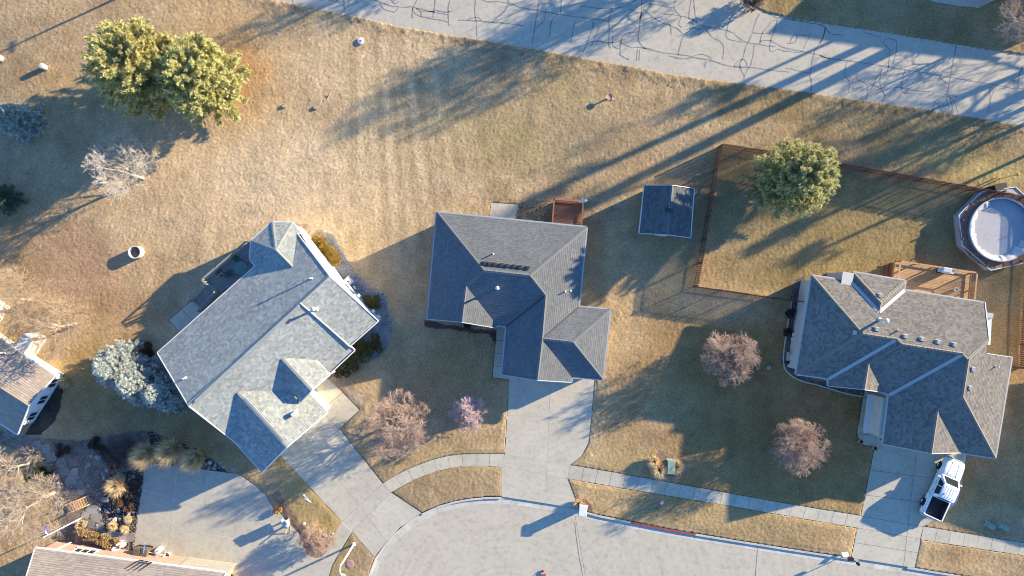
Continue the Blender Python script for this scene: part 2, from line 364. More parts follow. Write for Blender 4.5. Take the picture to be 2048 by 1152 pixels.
# ------------------------------------------------------------------ ground: one sheet, rough turf near, plain far
def lattice(shape, cell, seed, ext):
    "smooth random field, feature size cell metres"
    r = np.random.default_rng(seed); w, h = ext
    gx, gy = int(w/cell)+4, int(h/cell)+4
    g = r.random((gy, gx)).astype(np.float32)
    yy = np.linspace(1, gy-3, shape[0]); xx = np.linspace(1, gx-3, shape[1])
    yi = yy.astype(int); xi = xx.astype(int); fy = (yy-yi)[:, None]; fx = (xx-xi)[None, :]
    fy = fy*fy*(3-2*fy); fx = fx*fx*(3-2*fx)
    a = g[np.ix_(yi, xi)]; b = g[np.ix_(yi, xi+1)]; c = g[np.ix_(yi+1, xi)]; d = g[np.ix_(yi+1, xi+1)]
    return ((a*(1-fx)+b*fx)*(1-fy)+(c*(1-fx)+d*fx)*fy).astype(np.float32)
def inside(poly, X, Y):
    r = np.zeros(X.shape, bool); n = len(poly)
    x0, x1 = min(p[0] for p in poly), max(p[0] for p in poly); y0, y1 = min(p[1] for p in poly), max(p[1] for p in poly)
    sel = (X >= x0) & (X <= x1) & (Y >= y0) & (Y <= y1)
    xs, ys = X[sel], Y[sel]; k = np.zeros(xs.shape, bool)
    for i in range(n):
        ax, ay = poly[i][:2]; bx, by = poly[(i+1) % n][:2]
        if ay == by: continue
        c = ((ay > ys) != (by > ys)) & (xs < (bx-ax)*(ys-ay)/(by-ay)+ax); k ^= c
    r[sel] = k; return r
def ground():
    st = .112
    xs = np.concatenate([[-900,-300,-120,-70], np.arange(-50.4, 50.4, st), [70,120,300,900]]).astype(np.float32)
    ys = np.concatenate([[-900,-300,-110,-50], np.arange(-29.2, 29.2, st), [50,110,300,900]]).astype(np.float32)
    X, Y = np.meshgrid(xs, ys); sh = X.shape; ext = (101, 59)
    L = lambda c, s: lattice(sh, c, s, ext)
    PX = X/GSD+1024; PY = 576-Y/GSD
    def blob(cx, cy, rx, ry, rot=0):
        c, s = math.cos(rot), math.sin(rot); dx, dy = PX-cx, PY-cy
        u = (dx*c+dy*s)/rx; v = (-dx*s+dy*c)/ry
        return np.exp(-(u*u+v*v))
    warpx = (L(2.2,1)-.5)*1.3+(L(.5,2)-.5)*.5; warpy = (L(2.2,3)-.5)*1.3+(L(.5,4)-.5)*.5
    C = np.empty(sh+(3,), np.float32)
    tan = np.array((.345,.245,.145)); straw = np.array((.40,.30,.195)); olive = np.array((.18,.138,.068)); green = np.array((.12,.115,.05)); brown = np.array((.235,.15,.085)); rust = np.array((.33,.19,.09))
    C[:] = tan
    def lay(col, w):
        w = np.clip(w, 0, 1)[..., None]; C[:] = C*(1-w)+np.asarray(col)*w
    n1, n2, n3, n4 = L(7,5), L(3,6), L(1.1,7), L(.45,8)
    lay(straw, np.clip((n1-.45)*2.2, 0, .8)); lay(brown, np.clip((n2-.55)*2.4, 0, .7))
    n5, n6 = L(14,9), L(5,10)
    lay((.23,.175,.125), np.clip((n5-.48)*2.2, 0, .55)*(.5+n2)); lay((.27,.185,.10), np.clip((n6-.55)*2.5, 0, .6))
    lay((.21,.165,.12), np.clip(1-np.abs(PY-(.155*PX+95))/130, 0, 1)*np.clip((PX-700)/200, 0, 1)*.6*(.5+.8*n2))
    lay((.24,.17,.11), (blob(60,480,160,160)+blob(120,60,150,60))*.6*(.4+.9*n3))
    # the pale worn field left of centre, the greener belt by the road and the watered yards at right
    lay((.47,.36,.245), (blob(640,260,280,230)*.75+blob(540,420,240,150)*.5+blob(300,330,160,120)*.35)*(.6+.5*n2))
    lay(rust, (blob(485,125,75,90)*.8+blob(500,190,120,60)*.35)*(.55+.7*n3))
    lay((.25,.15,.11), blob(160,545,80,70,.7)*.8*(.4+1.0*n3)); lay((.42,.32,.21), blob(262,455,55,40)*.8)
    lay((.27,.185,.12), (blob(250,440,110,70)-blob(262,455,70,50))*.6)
    lay((.30,.205,.125), blob(640,220,60,30)*.5)
    lay((.27,.215,.095), (blob(900,260,170,70,.2)+blob(1010,290,150,50,.1)+blob(1130,200,120,60))*.38*(.4+.9*n2))
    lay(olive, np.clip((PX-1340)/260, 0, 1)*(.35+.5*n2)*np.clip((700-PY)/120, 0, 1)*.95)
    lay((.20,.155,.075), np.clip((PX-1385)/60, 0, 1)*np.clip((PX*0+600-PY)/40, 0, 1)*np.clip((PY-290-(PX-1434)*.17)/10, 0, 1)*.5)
    lay((.34,.265,.12), blob(1960,340,120,30,.17)*.8)
    lay((.25,.155,.07), np.clip((PX-1230)/180, 0, 1)*np.clip((PY-600)/60, 0, 1)*np.clip((1040-PY)/40, 0, 1)*(.55+.45*n2))  # darker front lawn, its hue also browned to colour the house shade
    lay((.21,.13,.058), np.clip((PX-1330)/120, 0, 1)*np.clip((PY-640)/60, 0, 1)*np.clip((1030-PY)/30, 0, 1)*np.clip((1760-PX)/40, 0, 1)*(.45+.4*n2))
    lay((.28,.19,.09), blob(900,730,110,70)*.85*(.5+.6*n2)); lay(green, blob(1330,520,60,130)*.5*(.4+.8*n3))  # first blob: hue reddened likewise where the centre house's shade lies
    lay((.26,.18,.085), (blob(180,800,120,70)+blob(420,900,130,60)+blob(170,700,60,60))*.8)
    lay((.28,.215,.09), np.clip((PX-540)/30, 0, 1)*np.clip((720-PX)/30, 0, 1)*np.clip((PY-900)/20, 0, 1)*.6)
    lay((.32,.235,.12), np.clip((PY-860)/60, 0, 1)*(blob(900,900,260,80)+blob(1250,900,90,80)+blob(1400,1040,400,50))*.6)
    lay((.16,.125,.085), blob(1150,420,140,60)*.55*(.3+1.0*n4))
    # mower passes fanning down the open field
    ang = np.arctan2(PY+900, PX-700); stripe = np.sin(ang*260)+.6*np.sin(ang*147+1)
    lay((.47,.355,.22), np.clip(stripe, 0, 1)*.5*(blob(780,280,110,240)+.35*blob(600,300,300,250)))
    lay((.24,.17,.095), np.clip(-stripe, 0, 1)*.4*blob(790,300,110,240))
    lay((.40,.30,.19), blob(800,560,130,120)*.35)
    # dark churned verge at the road edge
    rd = np.interp(PX, [p[0] for p in ROAD_LOW], [p[1] for p in ROAD_LOW]); ru = np.interp(PX, [p[0] for p in ROAD_UP][::-1], [p[1] for p in ROAD_UP][::-1])
    dv = PY-rd
    lay((.15,.12,.085), np.clip(1-np.abs(dv-6)/14, 0, 1)*np.clip((n3-.25)*2, 0, 1)*.85)
    lay((.22,.17,.11), np.clip(1-np.abs(dv-30)/40, 0, 1)*np.clip((n4-.35)*2, 0, 1)*.5*np.clip((PX-850)/200, 0, 1))
    for poly, col in BEDS:
        k = inside(poly, X+warpx*.35, Y+warpy*.35)
        C[k] = np.asarray(col)*(.7+.6*n4[k][:, None])
    C *= (.88+.24*n3)[..., None]*np.array((1.23,1.225,1.22))
    # relief
    r0 = np.random.default_rng(77).random(sh).astype(np.float32); r2 = L(.17, 22); r3 = L(.6, 23); r4 = L(3.5, 24)
    Z = (r0-.5)*.045+(r2-.5)*.016+(r3-.5)*.012+(r4-.5)*.06+.045
    Z += np.clip(1-np.abs(dv-8)/14, 0, 1)*(n4-.3)*.12
    # paler tips, darker hollows are the plants' own thatch colour
    pv = np.zeros(sh, bool)
    for q in PAVED: pv |= inside(q, X, Y)
    rdm = inside(ROAD, X, Y) | inside(CUL, X, Y)
    near = pv.copy()
    for q in PAVED: near |= inside(inset(q, -.30), X, Y)
    near |= inside(inset(CUL, -.45), X, Y)
    Z = np.where(near, Z*.35+.005, Z)
    wide = inside(inset(ROAD, .12), X, Y)
    Z[pv] = -.12; Z[inside(CUL, X, Y)] = -.4; Z[wide] = -.16
    far = (np.abs(X) > 50.5) | (np.abs(Y) > 29.3); Z[far & ~rdm] = 0.0; Z[far & rdm] = -.5
    ny, nx = sh
    V = np.stack([X, Y, Z], -1).reshape(-1, 3).astype(np.float32)
    idx = np.arange(nx*ny, dtype=np.int32).reshape(ny, nx)
    F = np.stack([idx[:-1,:-1], idx[:-1,1:], idx[1:,1:], idx[1:,:-1]], -1).reshape(-1, 4)
    me = bpy.data.meshes.new('ground'); nf = len(F)
    me.vertices.add(len(V)); me.vertices.foreach_set('co', V.ravel())
    me.loops.add(nf*4); me.loops.foreach_set('vertex_index', F.ravel())
    me.polygons.add(nf); me.polygons.foreach_set('loop_start', np.arange(0, nf*4, 4, dtype=np.int32)); me.polygons.foreach_set('loop_total', np.full(nf, 4, np.int32))
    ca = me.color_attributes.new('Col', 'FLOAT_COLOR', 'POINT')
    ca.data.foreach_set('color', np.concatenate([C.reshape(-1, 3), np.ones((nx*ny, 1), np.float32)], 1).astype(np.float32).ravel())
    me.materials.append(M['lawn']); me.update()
    return struct(meshobj('ground', me))
ground()

# ------------------------------------------------------------------ roads, kerbs, drives, sidewalks
def sheet(name, poly, z, m, thick=.25):
    b = MB(); b.prism(poly, z-thick, z); return struct(b.build(name, m))
def slabs(parent, polys, z, m, gap=.018, thick=.10, name='slab'):
    for q in polys:
        q2 = inset(q, gap); arr = np.array(q2)
        if not inside(q, arr[:, 0], arr[:, 1]).all():
            cx_, cy_ = sum(p[0] for p in q)/len(q), sum(p[1] for p in q)/len(q); q2 = [(cx_+(p[0]-cx_)*.985, cy_+(p[1]-cy_)*.985) for p in q]
        if abs(area(q2)) < .01: continue
        b = MB(); b.prism(q2, z-thick, z+random.uniform(-.004, .004)); b.build(name, m, parent)
road = sheet('road', ROAD, -.02, M['road'])
tdr = sheet('top_driveway', TOPDRIVE, -.012, M['concrete'], .1)
# street turning circle: a bed sheet with big cast panels
cul = sheet('street', inset(CUL, .1), -.16, M['joint'], .1)
pan = [inset(CUL, .62)]
for a, b_ in (((1150,1030),(1172,1160)), ((1517,1080),(1511,1160)), ((1880,1120),(1870,1300)), ((700,1190),(2300,1330))):
    pan = split(pan, P2(*a), P2(*b_))
slabs(cul, pan, -.105, M['cul'], .012, .06)
def offset_line(pts, d):
    out = []
    for i, p in enumerate(pts):
        a = Vector(pts[max(0, i-1)]); b = Vector(pts[min(len(pts)-1, i+1)]); t = (b-a).normalized(); out.append((p[0]+t.y*d, p[1]-t.x*d))
    return out
def resample(pts, step):
    pts = [Vector(p) for p in pts]; L = [0]
    for a, b in zip(pts, pts[1:]): L.append(L[-1]+(b-a).length)
    n = max(1, round(L[-1]/step)); out = []
    for i in range(n+1):
        s = L[-1]*i/n; k = max(j for j in range(len(L)) if L[j] <= s+1e-9); k = min(k, len(pts)-2)
        t = (s-L[k])/(L[k+1]-L[k]); out.append(tuple(pts[k].lerp(pts[k+1], t)))
    return out
def smooth(pts, it=2):
    for _ in range(it):
        q = [pts[0]]
        for a, b in zip(pts, pts[1:]):
            q += [(a[0]*.75+b[0]*.25, a[1]*.75+b[1]*.25), (a[0]*.25+b[0]*.75, a[1]*.25+b[1]*.75)]
        pts = q+[pts[-1]]
    return pts
cl = resample(smooth(G(*CURB)), 1.55)
kerb = bpy.data.objects.new('kerb', None); COL.objects.link(kerb); kerb['kind'] = 'structure'
cl_px = lambda p: (p[0]/GSD+1024, 576-p[1]/GSD)
o0, o1, o2 = cl, offset_line(cl, .17), offset_line(cl, .66)
for i in range(len(cl)-1):
    mx = (cl_px(cl[i])[0]+cl_px(cl[i+1])[0])/2; my = cl_px(cl[i])[1]
    drop = (752 < mx < 842 and my > 1020) or 1004 < mx < 1150 or 1704 < mx < 1829
    zt = -.055 if drop else .035
    red = 1258 < mx < 1378
    b = MB(); e = .006
    def lerp(a, c, t): return (a[0]+(c[0]-a[0])*t, a[1]+(c[1]-a[1])*t)
    p = [lerp(o0[i], o0[i+1], .004), lerp(o0[i], o0[i+1], .996), lerp(o1[i], o1[i+1], .996), lerp(o1[i], o1[i+1], .004)]
    k = [zt, zt, zt-.012, zt-.012]
    if area(p) < 0: p = p[::-1]; k = k[::-1]
    b.prism(p, -.3, k); b.build('kerb_stone', M['redcurb'] if red else M['curb'], kerb)
    b = MB(); q = [lerp(o1[i], o1[i+1], .004), lerp(o1[i], o1[i+1], .996), lerp(o2[i], o2[i+1], .996), lerp(o2[i], o2[i+1], .004)]
    b.prism(q, -.25, -.098); b.build('gutter_slab', M['curb'], kerb)
def drive(name, poly, cuts, m=None, jm=None, z=.02, gap=.02):
    base = sheet(name, poly, z-(.007 if jm else .02), jm or M['joint'], .12)
    q = [poly]
    for a, b in cuts: q = split(q, P2(*a), P2(*b))
    slabs(base, q, z, m or M['concrete'], gap)
    return base
drive('driveway_west', DRIVE_A, [((622,888),(775,1085)),((590,985),(730,868)),((684,1043),(765,967)),((704,1063),(782,985))], gap=.01)
drive('front_walk_west', WALK_A, [((640,822),(679,790)),((655,757),(700,800))])
drive('driveway_centre', DRIVE_B, [((1102,740),(1090,1020)),((1000,830),(1190,838)),((1003,908),(1140,930)),((1003,934),(1135,957)),((1003,968),(1150,993))], gap=.005)
drive('front_walk_centre', WALK_B, [((990,680),(1030,682)),((985,706),(1030,708)),((985,732),(1030,735))])
drive('patio_centre', PATIO_B, [])
drive('driveway_east', DRIVE_C, [((1835,880),(1806,1140)),((1738,940),(1940,966)),((1730,990),(1930,1015)),((1722,1032),(1850,1054)),((1716,1056),(1845,1079)),((1708,1085),(1840,1106))], gap=.016)
drive('front_walk_east', WALK_C, [((1700,792),(1790,800)),((1700,818),(1790,826)),((1700,842),(1790,850)),((1700,866),(1790,874))])
drive('paved_court', COURT, [((358,900),(330,1160)),((420,900),(398,1160)),((480,940),(464,1160)),((545,1010),(520,1160)),((260,993),(560,1020)),((260,1046),(640,1100)),((640,1085),(690,1100)),((520,1085),(560,1160))], M['court'], M['joint_pale'], gap=.014)
drive('patio_west', PATIO_A, [((362,617),(388,645))])
for nm, (a, b_) in (('sidewalk_curved', (SW1_UP, SW1_LO)), ('sidewalk_straight', (SW2_UP, SW2_LO)), ('sidewalk_east', (SW3_UP, SW3_LO))):
    A_, B_ = smooth(G(*a), 1), smooth(G(*b_), 1)
    base = sheet(nm, A_+B_[::-1], -.015, M['joint'], .12)
    n = max(2, round(sum((Vector(p)-Vector(q)).length for p, q in zip(A_, A_[1:]))/1.32))
    L = sum((Vector(p)-Vector(q)).length for p, q in zip(A_, A_[1:])); A2 = resample(A_, L/n)
    L2 = sum((Vector(p)-Vector(q)).length for p, q in zip(B_, B_[1:])); B2 = resample(B_, L2/n)
    slabs(base, [[A2[i], A2[i+1], B2[i+1], B2[i]] for i in range(min(len(A2), len(B2))-1)], .02, M['walk'], .014)

# tar-sealed cracks of the old road, each a bead of sealer lying on it
Z1 = lambda x, y: (520+x*.1953, y*.1953); Z2 = lambda x, y: (900+x*.1953, y*.1953); Z3 = lambda x, y: (1260+x*.1953, y*.1953); Z4 = lambda x, y: (1640+x*.1996, y*.1996)
CRACK = [
 (Z1, 1.0, [(340,-20),(335,40)]), (Z1, .9, [(700,0),(820,25),(858,10),(862,-20)]), (Z1, .9, [(862,-20),(860,130)]), (Z1, .8, [(915,0),(900,45)]),
 (Z1, 1.0, [(1170,-5),(1270,42),(1380,65),(1500,75),(1545,65),(1600,80),(1780,125),(1920,150)]), (Z1, .9, [(1315,0),(1270,42)]), (Z1, .9, [(1345,0),(1385,55),(1420,5)]),
 (Z1, .9, [(1230,40),(1265,100),(1370,120),(1375,135),(1415,75)]), (Z1, 1.0, [(1612,-10),(1560,85),(1556,180)]), (Z1, 1.0, [(1560,75),(1565,120),(1620,165),(1760,190),(1930,225)]),
 (Z1, .9, [(1600,85),(1650,120),(1650,165)]), (Z1, .9, [(1650,115),(1780,115)]), (Z1, 1.0, [(1795,-10),(1780,120),(1765,185)]), (Z1, .9, [(1790,105),(1900,130),(1975,110)]), (Z1, 1.0, [(1950,0),(1925,60),(1928,140),(1935,270)]),
 (Z2, 1.0, [(262,-10),(250,150),(275,230),(270,365)]), (Z2, 1.1, [(85,205),(280,212),(440,228),(560,238),(760,262)]), (Z2, .9, [(180,210),(240,180),(280,170),(330,215)]), (Z2, .9, [(600,-10),(590,60),(560,115),(480,180),(430,235)]),
 (Z2, 1.0, [(330,0),(380,22),(450,12),(560,25),(680,50),(670,65),(840,95),(1000,125),(1180,155),(1340,180),(1520,200),(1630,215)]), (Z2, 1.0, [(920,-10),(895,100),(870,290),(840,460)]), (Z2, .9, [(975,120),(965,220),(880,285)]),
 (Z2, .9, [(1145,-10),(1125,135)]), (Z2, .9, [(1110,140),(1050,180),(1030,260),(1015,385)]), (Z2, .8, [(1275,225),(1235,435)]), (Z2, .9, [(1465,205),(1475,250),(1420,400),(1360,540)]), (Z2, .8, [(1530,270),(1450,465)]),
 (Z2, .9, [(1325,55),(1480,85),(1650,85),(1800,70),(1880,20),(1920,-10)]), (Z2, 1.0, [(1660,85),(1625,200),(1635,330),(1620,440),(1640,490)]), (Z2, 1.0, [(1430,430),(1520,415),(1600,445),(1740,420),(1800,400)]), (Z2, .9, [(1670,370),(1660,480),(1730,500)]),
 (Z2, .9, [(1940,320),(1780,345),(1750,430),(1740,560)]), (Z2, .9, [(1740,430),(1850,490),(1930,485),(2050,500)]), (Z2, .9, [(1735,560),(1830,610)]),
 (Z3, 1.1, [(125,-10),(115,110),(105,230),(80,400),(110,460),(150,495)]), (Z3, 1.0, [(0,90),(60,120),(110,130)]), (Z3, 1.0, [(170,-5),(140,90),(100,200)]), (Z3, .9, [(110,220),(170,190),(230,180)]),
 (Z3, 1.0, [(180,38),(280,45),(400,75),(440,85),(470,10)]), (Z3, .9, [(455,70),(465,125),(520,150),(530,190),(480,250),(530,275)]), (Z3, 1.0, [(140,95),(200,150),(300,220),(410,260),(470,280),(540,340)]), (Z3, .9, [(400,255),(370,235),(395,225),(412,250),(425,365)]),
 (Z3, 1.0, [(335,140),(450,150),(560,170),(640,190),(690,235),(760,270),(880,290),(1000,312),(1050,330),(1160,425),(1210,435),(1480,480)]), (Z3, .9, [(628,0),(610,110),(600,180)]), (Z3, .9, [(655,0),(660,120),(685,220)]),
 (Z3, .9, [(600,180),(610,205),(660,205)]), (Z3, .9, [(600,225),(620,240),(670,240),(620,310),(545,360),(520,440),(495,570)]), (Z3, .9, [(650,285),(700,300),(760,295),(745,270)]), (Z3, .9, [(745,270),(820,340),(840,395),(900,405),(960,460),(965,510),(945,605)]),
 (Z3, .8, [(1045,165),(1055,125),(1078,140),(1050,165),(1015,190),(998,310)]), (Z3, .9, [(990,315),(975,350),(1000,405),(1160,435)]), (Z3, 1.0, [(1325,140),(1285,220),(1260,320),(1215,430),(1180,490),(1160,590)]), (Z3, .9, [(1260,335),(1340,345),(1420,335),(1450,350)]),
 (Z3, 1.0, [(1510,185),(1490,290),(1450,390),(1425,500),(1450,540),(1520,495),(1540,520),(1600,520),(1740,540),(1775,520)]), (Z3, .9, [(1510,205),(1440,220),(1410,280),(1350,340),(1330,445)]), (Z3, .9, [(1330,420),(1440,405),(1520,465),(1640,505),(1780,530),(1880,545),(2050,600)]),
 (Z3, 1.1, [(1350,128),(1430,140),(1480,175),(1620,195),(1820,225),(1980,260),(2050,350)]), (Z3, 1.0, [(2005,270),(1985,380),(1900,500),(1870,600),(1860,690),(1835,760),(1865,850),(1850,935)]), (Z3, .9, [(1605,440),(1690,450),(1720,360),(1700,345),(1660,375),(1640,430)]),
 (Z3, .9, [(1720,365),(1760,350),(1800,370),(1870,330),(1830,380),(1780,500)]), (Z3, 1.1, [(150,495),(330,540),(480,555),(600,570),(720,605),(840,615),(920,655),(1100,688),(1250,690),(1430,715),(1630,738)]), (Z3, 1.0, [(400,570),(500,600),(590,605),(680,560),(740,548),(800,570),(835,608)]),
 (Z3, .9, [(1275,455),(1260,580),(1235,680)]), (Z3, .9, [(1065,690),(1090,630),(1150,600),(1190,620),(1200,680)]), (Z3, .9, [(1160,590),(1120,650),(1130,700),(1165,760),(1170,820)]), (Z3, .9, [(1215,690),(1190,740),(1170,790)]), (Z3, .8, [(780,620),(765,690)]), (Z3, .8, [(1600,700),(1740,725),(1830,750)]), (Z3, .8, [(80,500),(65,620)]), (Z3, .8, [(100,505),(90,620)]),
 (Z4, 1.0, [(0,555),(60,580),(200,600),(400,625),(640,660),(860,700),(1130,745),(1310,775),(1600,825),(1870,870),(1940,890),(2050,880)]), (Z4, .8, [(440,330),(520,340),(620,380)]), (Z4, .9, [(640,440),(640,395),(700,385),(760,395),(775,430),(765,520),(730,640)]), (Z4, .9, [(635,440),(700,490),(700,560),(680,720)]),
 (Z4, .9, [(270,620),(235,760),(290,800),(295,860),(285,935)]), (Z4, .9, [(360,735),(365,800),(440,820),(480,850),(485,900),(455,1000)]), (Z4, .9, [(480,840),(560,850),(620,900),(660,960)]), (Z4, .8, [(625,690),(560,780),(550,830),(480,960)]), (Z4, .8, [(620,700),(595,860),(640,930),(655,980),(620,1040)]), (Z4, .9, [(655,905),(720,870),(840,880),(960,910),(1100,918)]),
 (Z4, .8, [(855,690),(795,940),(960,935),(1030,938)]), (Z4, 1.0, [(1365,455),(1310,770),(1275,940)]), (Z4, .9, [(1200,765),(1260,830),(1290,840)]), (Z4, .9, [(1130,1110),(1150,1020),(1200,970),(1280,955),(1340,990),(1375,1080),(1380,1150)]), (Z4, .8, [(1130,1105),(1200,1070),(1290,1050)]), (Z4, .8, [(1280,955),(1265,1030),(1300,1055),(1290,1140)]), (Z4, .8, [(1180,1030),(1195,1080),(1240,1130)]), (Z4, .8, [(1305,975),(1330,1070),(1325,1150)]), (Z4, .8, [(1250,945),(1310,945),(1370,975)]),
 (Z4, .8, [(1710,860),(1700,1020),(1680,1140)]), (Z4, .8, [(1850,880),(1760,890),(1720,960),(1700,1070)]), (Z4, .8, [(2035,650),(1990,780),(1985,880)]), (Z4, .8, [(-10,240),(60,255),(40,350),(0,440)]), (Z4, .8, [(60,280),(110,345),(230,355)]),
]
for zf, w, pts in CRACK:
    ln = resample(smooth([P2(*zf(*p)) for p in pts], 2), .35)
    rr = random.Random(len(pts)*7+int(pts[0][0])); w_ = .05*w
    ln = [(x+rr.uniform(-.03, .03), y+rr.uniform(-.03, .03)) for x, y in ln]
    ws = [w_*rr.uniform(.5, 1.25)*(2.0 if rr.random() < .05 else 1) for _ in ln]
    l, r_ = [], []
    for i, p in enumerate(ln):
        a = Vector(ln[max(0, i-1)]); b_ = Vector(ln[min(len(ln)-1, i+1)]); t = (b_-a); t = t.normalized() if t.length > 0 else Vector((1, 0))
        l.append((p[0]-t.y*ws[i], p[1]+t.x*ws[i], -.014)); r_.append((p[0]+t.y*ws[i], p[1]-t.x*ws[i], -.014))
    b = MB(); b.add(l+r_, [(i, i+1, len(l)+i+1, len(l)+i) for i in range(len(l)-1)]); b.build('crack_seal', M['tar'], road)
for pts in ([(1150,1045),(1153,1075),(1160,1120),(1166,1152)], [(1517,1090),(1514,1120),(1512,1152)]):
    ln = resample([P2(*p) for p in pts], .5); b = MB()
    l = [(x-.02, y, -.096) for x, y in ln]; r_ = [(x+.02, y, -.096) for x, y in ln]
    b.add(l+r_, [(i, len(l)+i, len(l)+i+1, i+1) for i in range(len(l)-1)]); b.build('crack_seal', M['tar'], cul)
# ------------------------------------------------------------------ houses
def roof_face(mb, pts, course=.19, lift=.007):
    "lay a roof plane as overlapping shingle courses: every course is a tilted strip with a butt edge"
    pts = [Vector(p) for p in pts]
    n = Vector((0,0,0))
    for i in range(len(pts)): n += (pts[i]-pts[0]).cross(pts[(i+1) % len(pts)]-pts[0])
    n.normalize()
    if n.z < 0: n = -n; pts = pts[::-1]
    up = Vector((-n.x, -n.y, 0)); up = up-n*up.dot(n)
    up = up.normalized() if up.length > 1e-6 else Vector((0,1,0)); al = up.cross(n).normalized()
    o = pts[0]
    q = [((p-o).dot(al), (p-o).dot(up)) for p in pts]
    q = [(a, p.z/up.z) if abs(up.z) > 1e-3 else (a, b) for (a, b), p in zip(q, pts)]; o = o-up*q[0][1]
    vmin = course*math.floor(min(a[1] for a in q)/course); vmax = max(a[1] for a in q); umin = -1000.0 if False else min(a[0] for a in q)
    k = 0
    while vmin+k*course < vmax-1e-4:
        v0 = vmin+k*course; v1 = v0+course
        c = clip(q, (0, v0), (0, 1)); c = clip(c, (0, v1), (0, -1)) if len(c) > 2 else c
        k += 1
        if len(c) < 3: continue
        def pt(u, v, h): return o+al*u+up*v+n*h
        top = [pt(u, v, lift*(1-(v-v0)/course)) for u, v in c]
        mb.face(top, [(u-umin, v-vmin+.001) for u, v in c])
        for i in range(len(c)):
            a, b = c[i], c[(i+1) % len(c)]
            if abs(a[1]-v0) < 1e-4 and abs(b[1]-v0) < 1e-4 and abs(a[0]-b[0]) > .01:
                mb.face([pt(a[0], a[1], 0), pt(b[0], b[1], 0), pt(b[0], b[1], lift), pt(a[0], a[1], lift)], [(a[0]-umin, v0-vmin+.02)]*4)
def under(mb, pts, d=.16):
    mb.face([(p[0], p[1], p[2]-d) for p in pts][::-1], [(0, 0)]*len(pts))
def roof(house, V, F, rm, capm, trimm, gutm, name='roof', ridge_caps=True, thick=.16, gw=.12):
    mb = MB()
    for f, ks in F.items():
        pts = [V[k] for k in ks]; roof_face(mb, pts); under(mb, pts, thick)
    o = mb.build(name, rm, house)
    edges = {}
    for f, ks in F.items():
        for i in range(len(ks)):
            a, b = ks[i], ks[(i+1) % len(ks)]; edges.setdefault(tuple(sorted((a, b))), []).append(f)
    nrm = {}
    for f, ks in F.items():
        p = [Vector(V[k]) for k in ks]; n = Vector((0,0,0))
        for i in range(len(p)): n += (p[i]-p[0]).cross(p[(i+1) % len(p)]-p[0])
        n.normalize(); nrm[f] = n if n.z > 0 else -n
    cent = {f: sum((Vector(V[k]) for k in ks), Vector())/len(ks) for f, ks in F.items()}
    for (a, b), fs in edges.items():
        A_, B_ = Vector(V[a]), Vector(V[b])
        if (A_-B_).length < .15: continue
        if len(fs) == 1:
            d = (B_-A_).normalized(); out = Vector((d.y, -d.x, 0)).normalized()
            if out.dot(cent[fs[0]]-A_) > 0: out = -out
            t = MB(); w = out*.03
            if abs(A_.z-B_.z) < .2:
                t.bar(A_+out*(gw/2+.002)-Vector((0,0,.07)), B_+out*(gw/2+.002)-Vector((0,0,.07)), gw, .12)
                t.box(A_.lerp(B_, .5)+out*.01-Vector((0,0,.1)), ((A_-B_).length, .02, .2), math.atan2(d.y, d.x))
                t.build('gutter', gutm, o)
            else:
                t.bar(A_+out*.035-Vector((0,0,.06)), B_+out*.035-Vector((0,0,.06)), .07, .2); t.build('rake_trim', trimm, o)
        elif ridge_caps:
            f, g = fs[:2]; mid = (A_+B_)/2
            conv = nrm[f].dot(cent[g]-mid) < -.01
            if conv:
                t = MB(); L = (B_-A_).length; d = (B_-A_)/L; nseg = max(1, int(L/.3))
                for i in range(nseg):
                    s0, s1 = A_+d*(L*i/nseg), A_+d*(L*(i+1.15)/nseg if i < nseg-1 else L)
                    for n_ in (nrm[f], nrm[g]):
                        fc = f if n_ is nrm[f] else g
                        e = n_.cross(d).normalized()
                        if e.dot(cent[fc]-mid) < 0: e = -e
                        h0, h1 = .032, .048
                        t.face([s0+n_*h1+Vector((0,0,.004)), s1+n_*h0, s1+n_*h0+e*.13, s0+n_*h1+e*.13])
                        t.face([s0+n_*h1+e*.13, s1+n_*h0+e*.13, s1+e*.13, s0+e*.13])
                t.build('ridge_cap', capm, o)
    return o
def walls(house, pts, tops, m, z0=-.3, name='wall'):
    b = MB(); b.prism(pts, z0, tops); del b.f[0]; del b.uv[0]; return b.build(name, m, house)
def walls_of(house, V, keys, ins, m, peaks=()):
    pts = [V[k][:2] for k in keys]
    q = inset(pts, ins)
    tops = [V[k][2]-.2 if k in peaks else V[k][2]+.0 for k in keys]
    if area(q) < 0: q = q[::-1]; tops = tops[::-1]
    return walls(house, q, tops, m)
def on_face(V, ks, px, py):
    "where the view ray through a pixel meets a roof plane"
    a, b, c = (Vector(V[k]) for k in ks[:3]); n = (b-a).cross(c-a); cam_p = Vector((0,0,ALT)); d = P(px, py, 0)-cam_p
    t = n.dot(a-cam_p)/n.dot(d); return cam_p+d*t
def pipe(house, p, h, r=.06, name='vent_pipe', cap=False):
    b = MB(); b.tube([p-Vector((0,0,.1)), p+Vector((0,0,h))], r, 10); b.lathe([(r*2.2,-.02),(r*1.3,.09),(r*1.02,.1)], p, 10)
    if cap: b.lathe([(r*1.0,h),(r*1.9,h+.01),(r*1.9,h+.05),(r*.2,h+.14)], p, 12); 
    return b.build(name, M['pipe'], house, True)
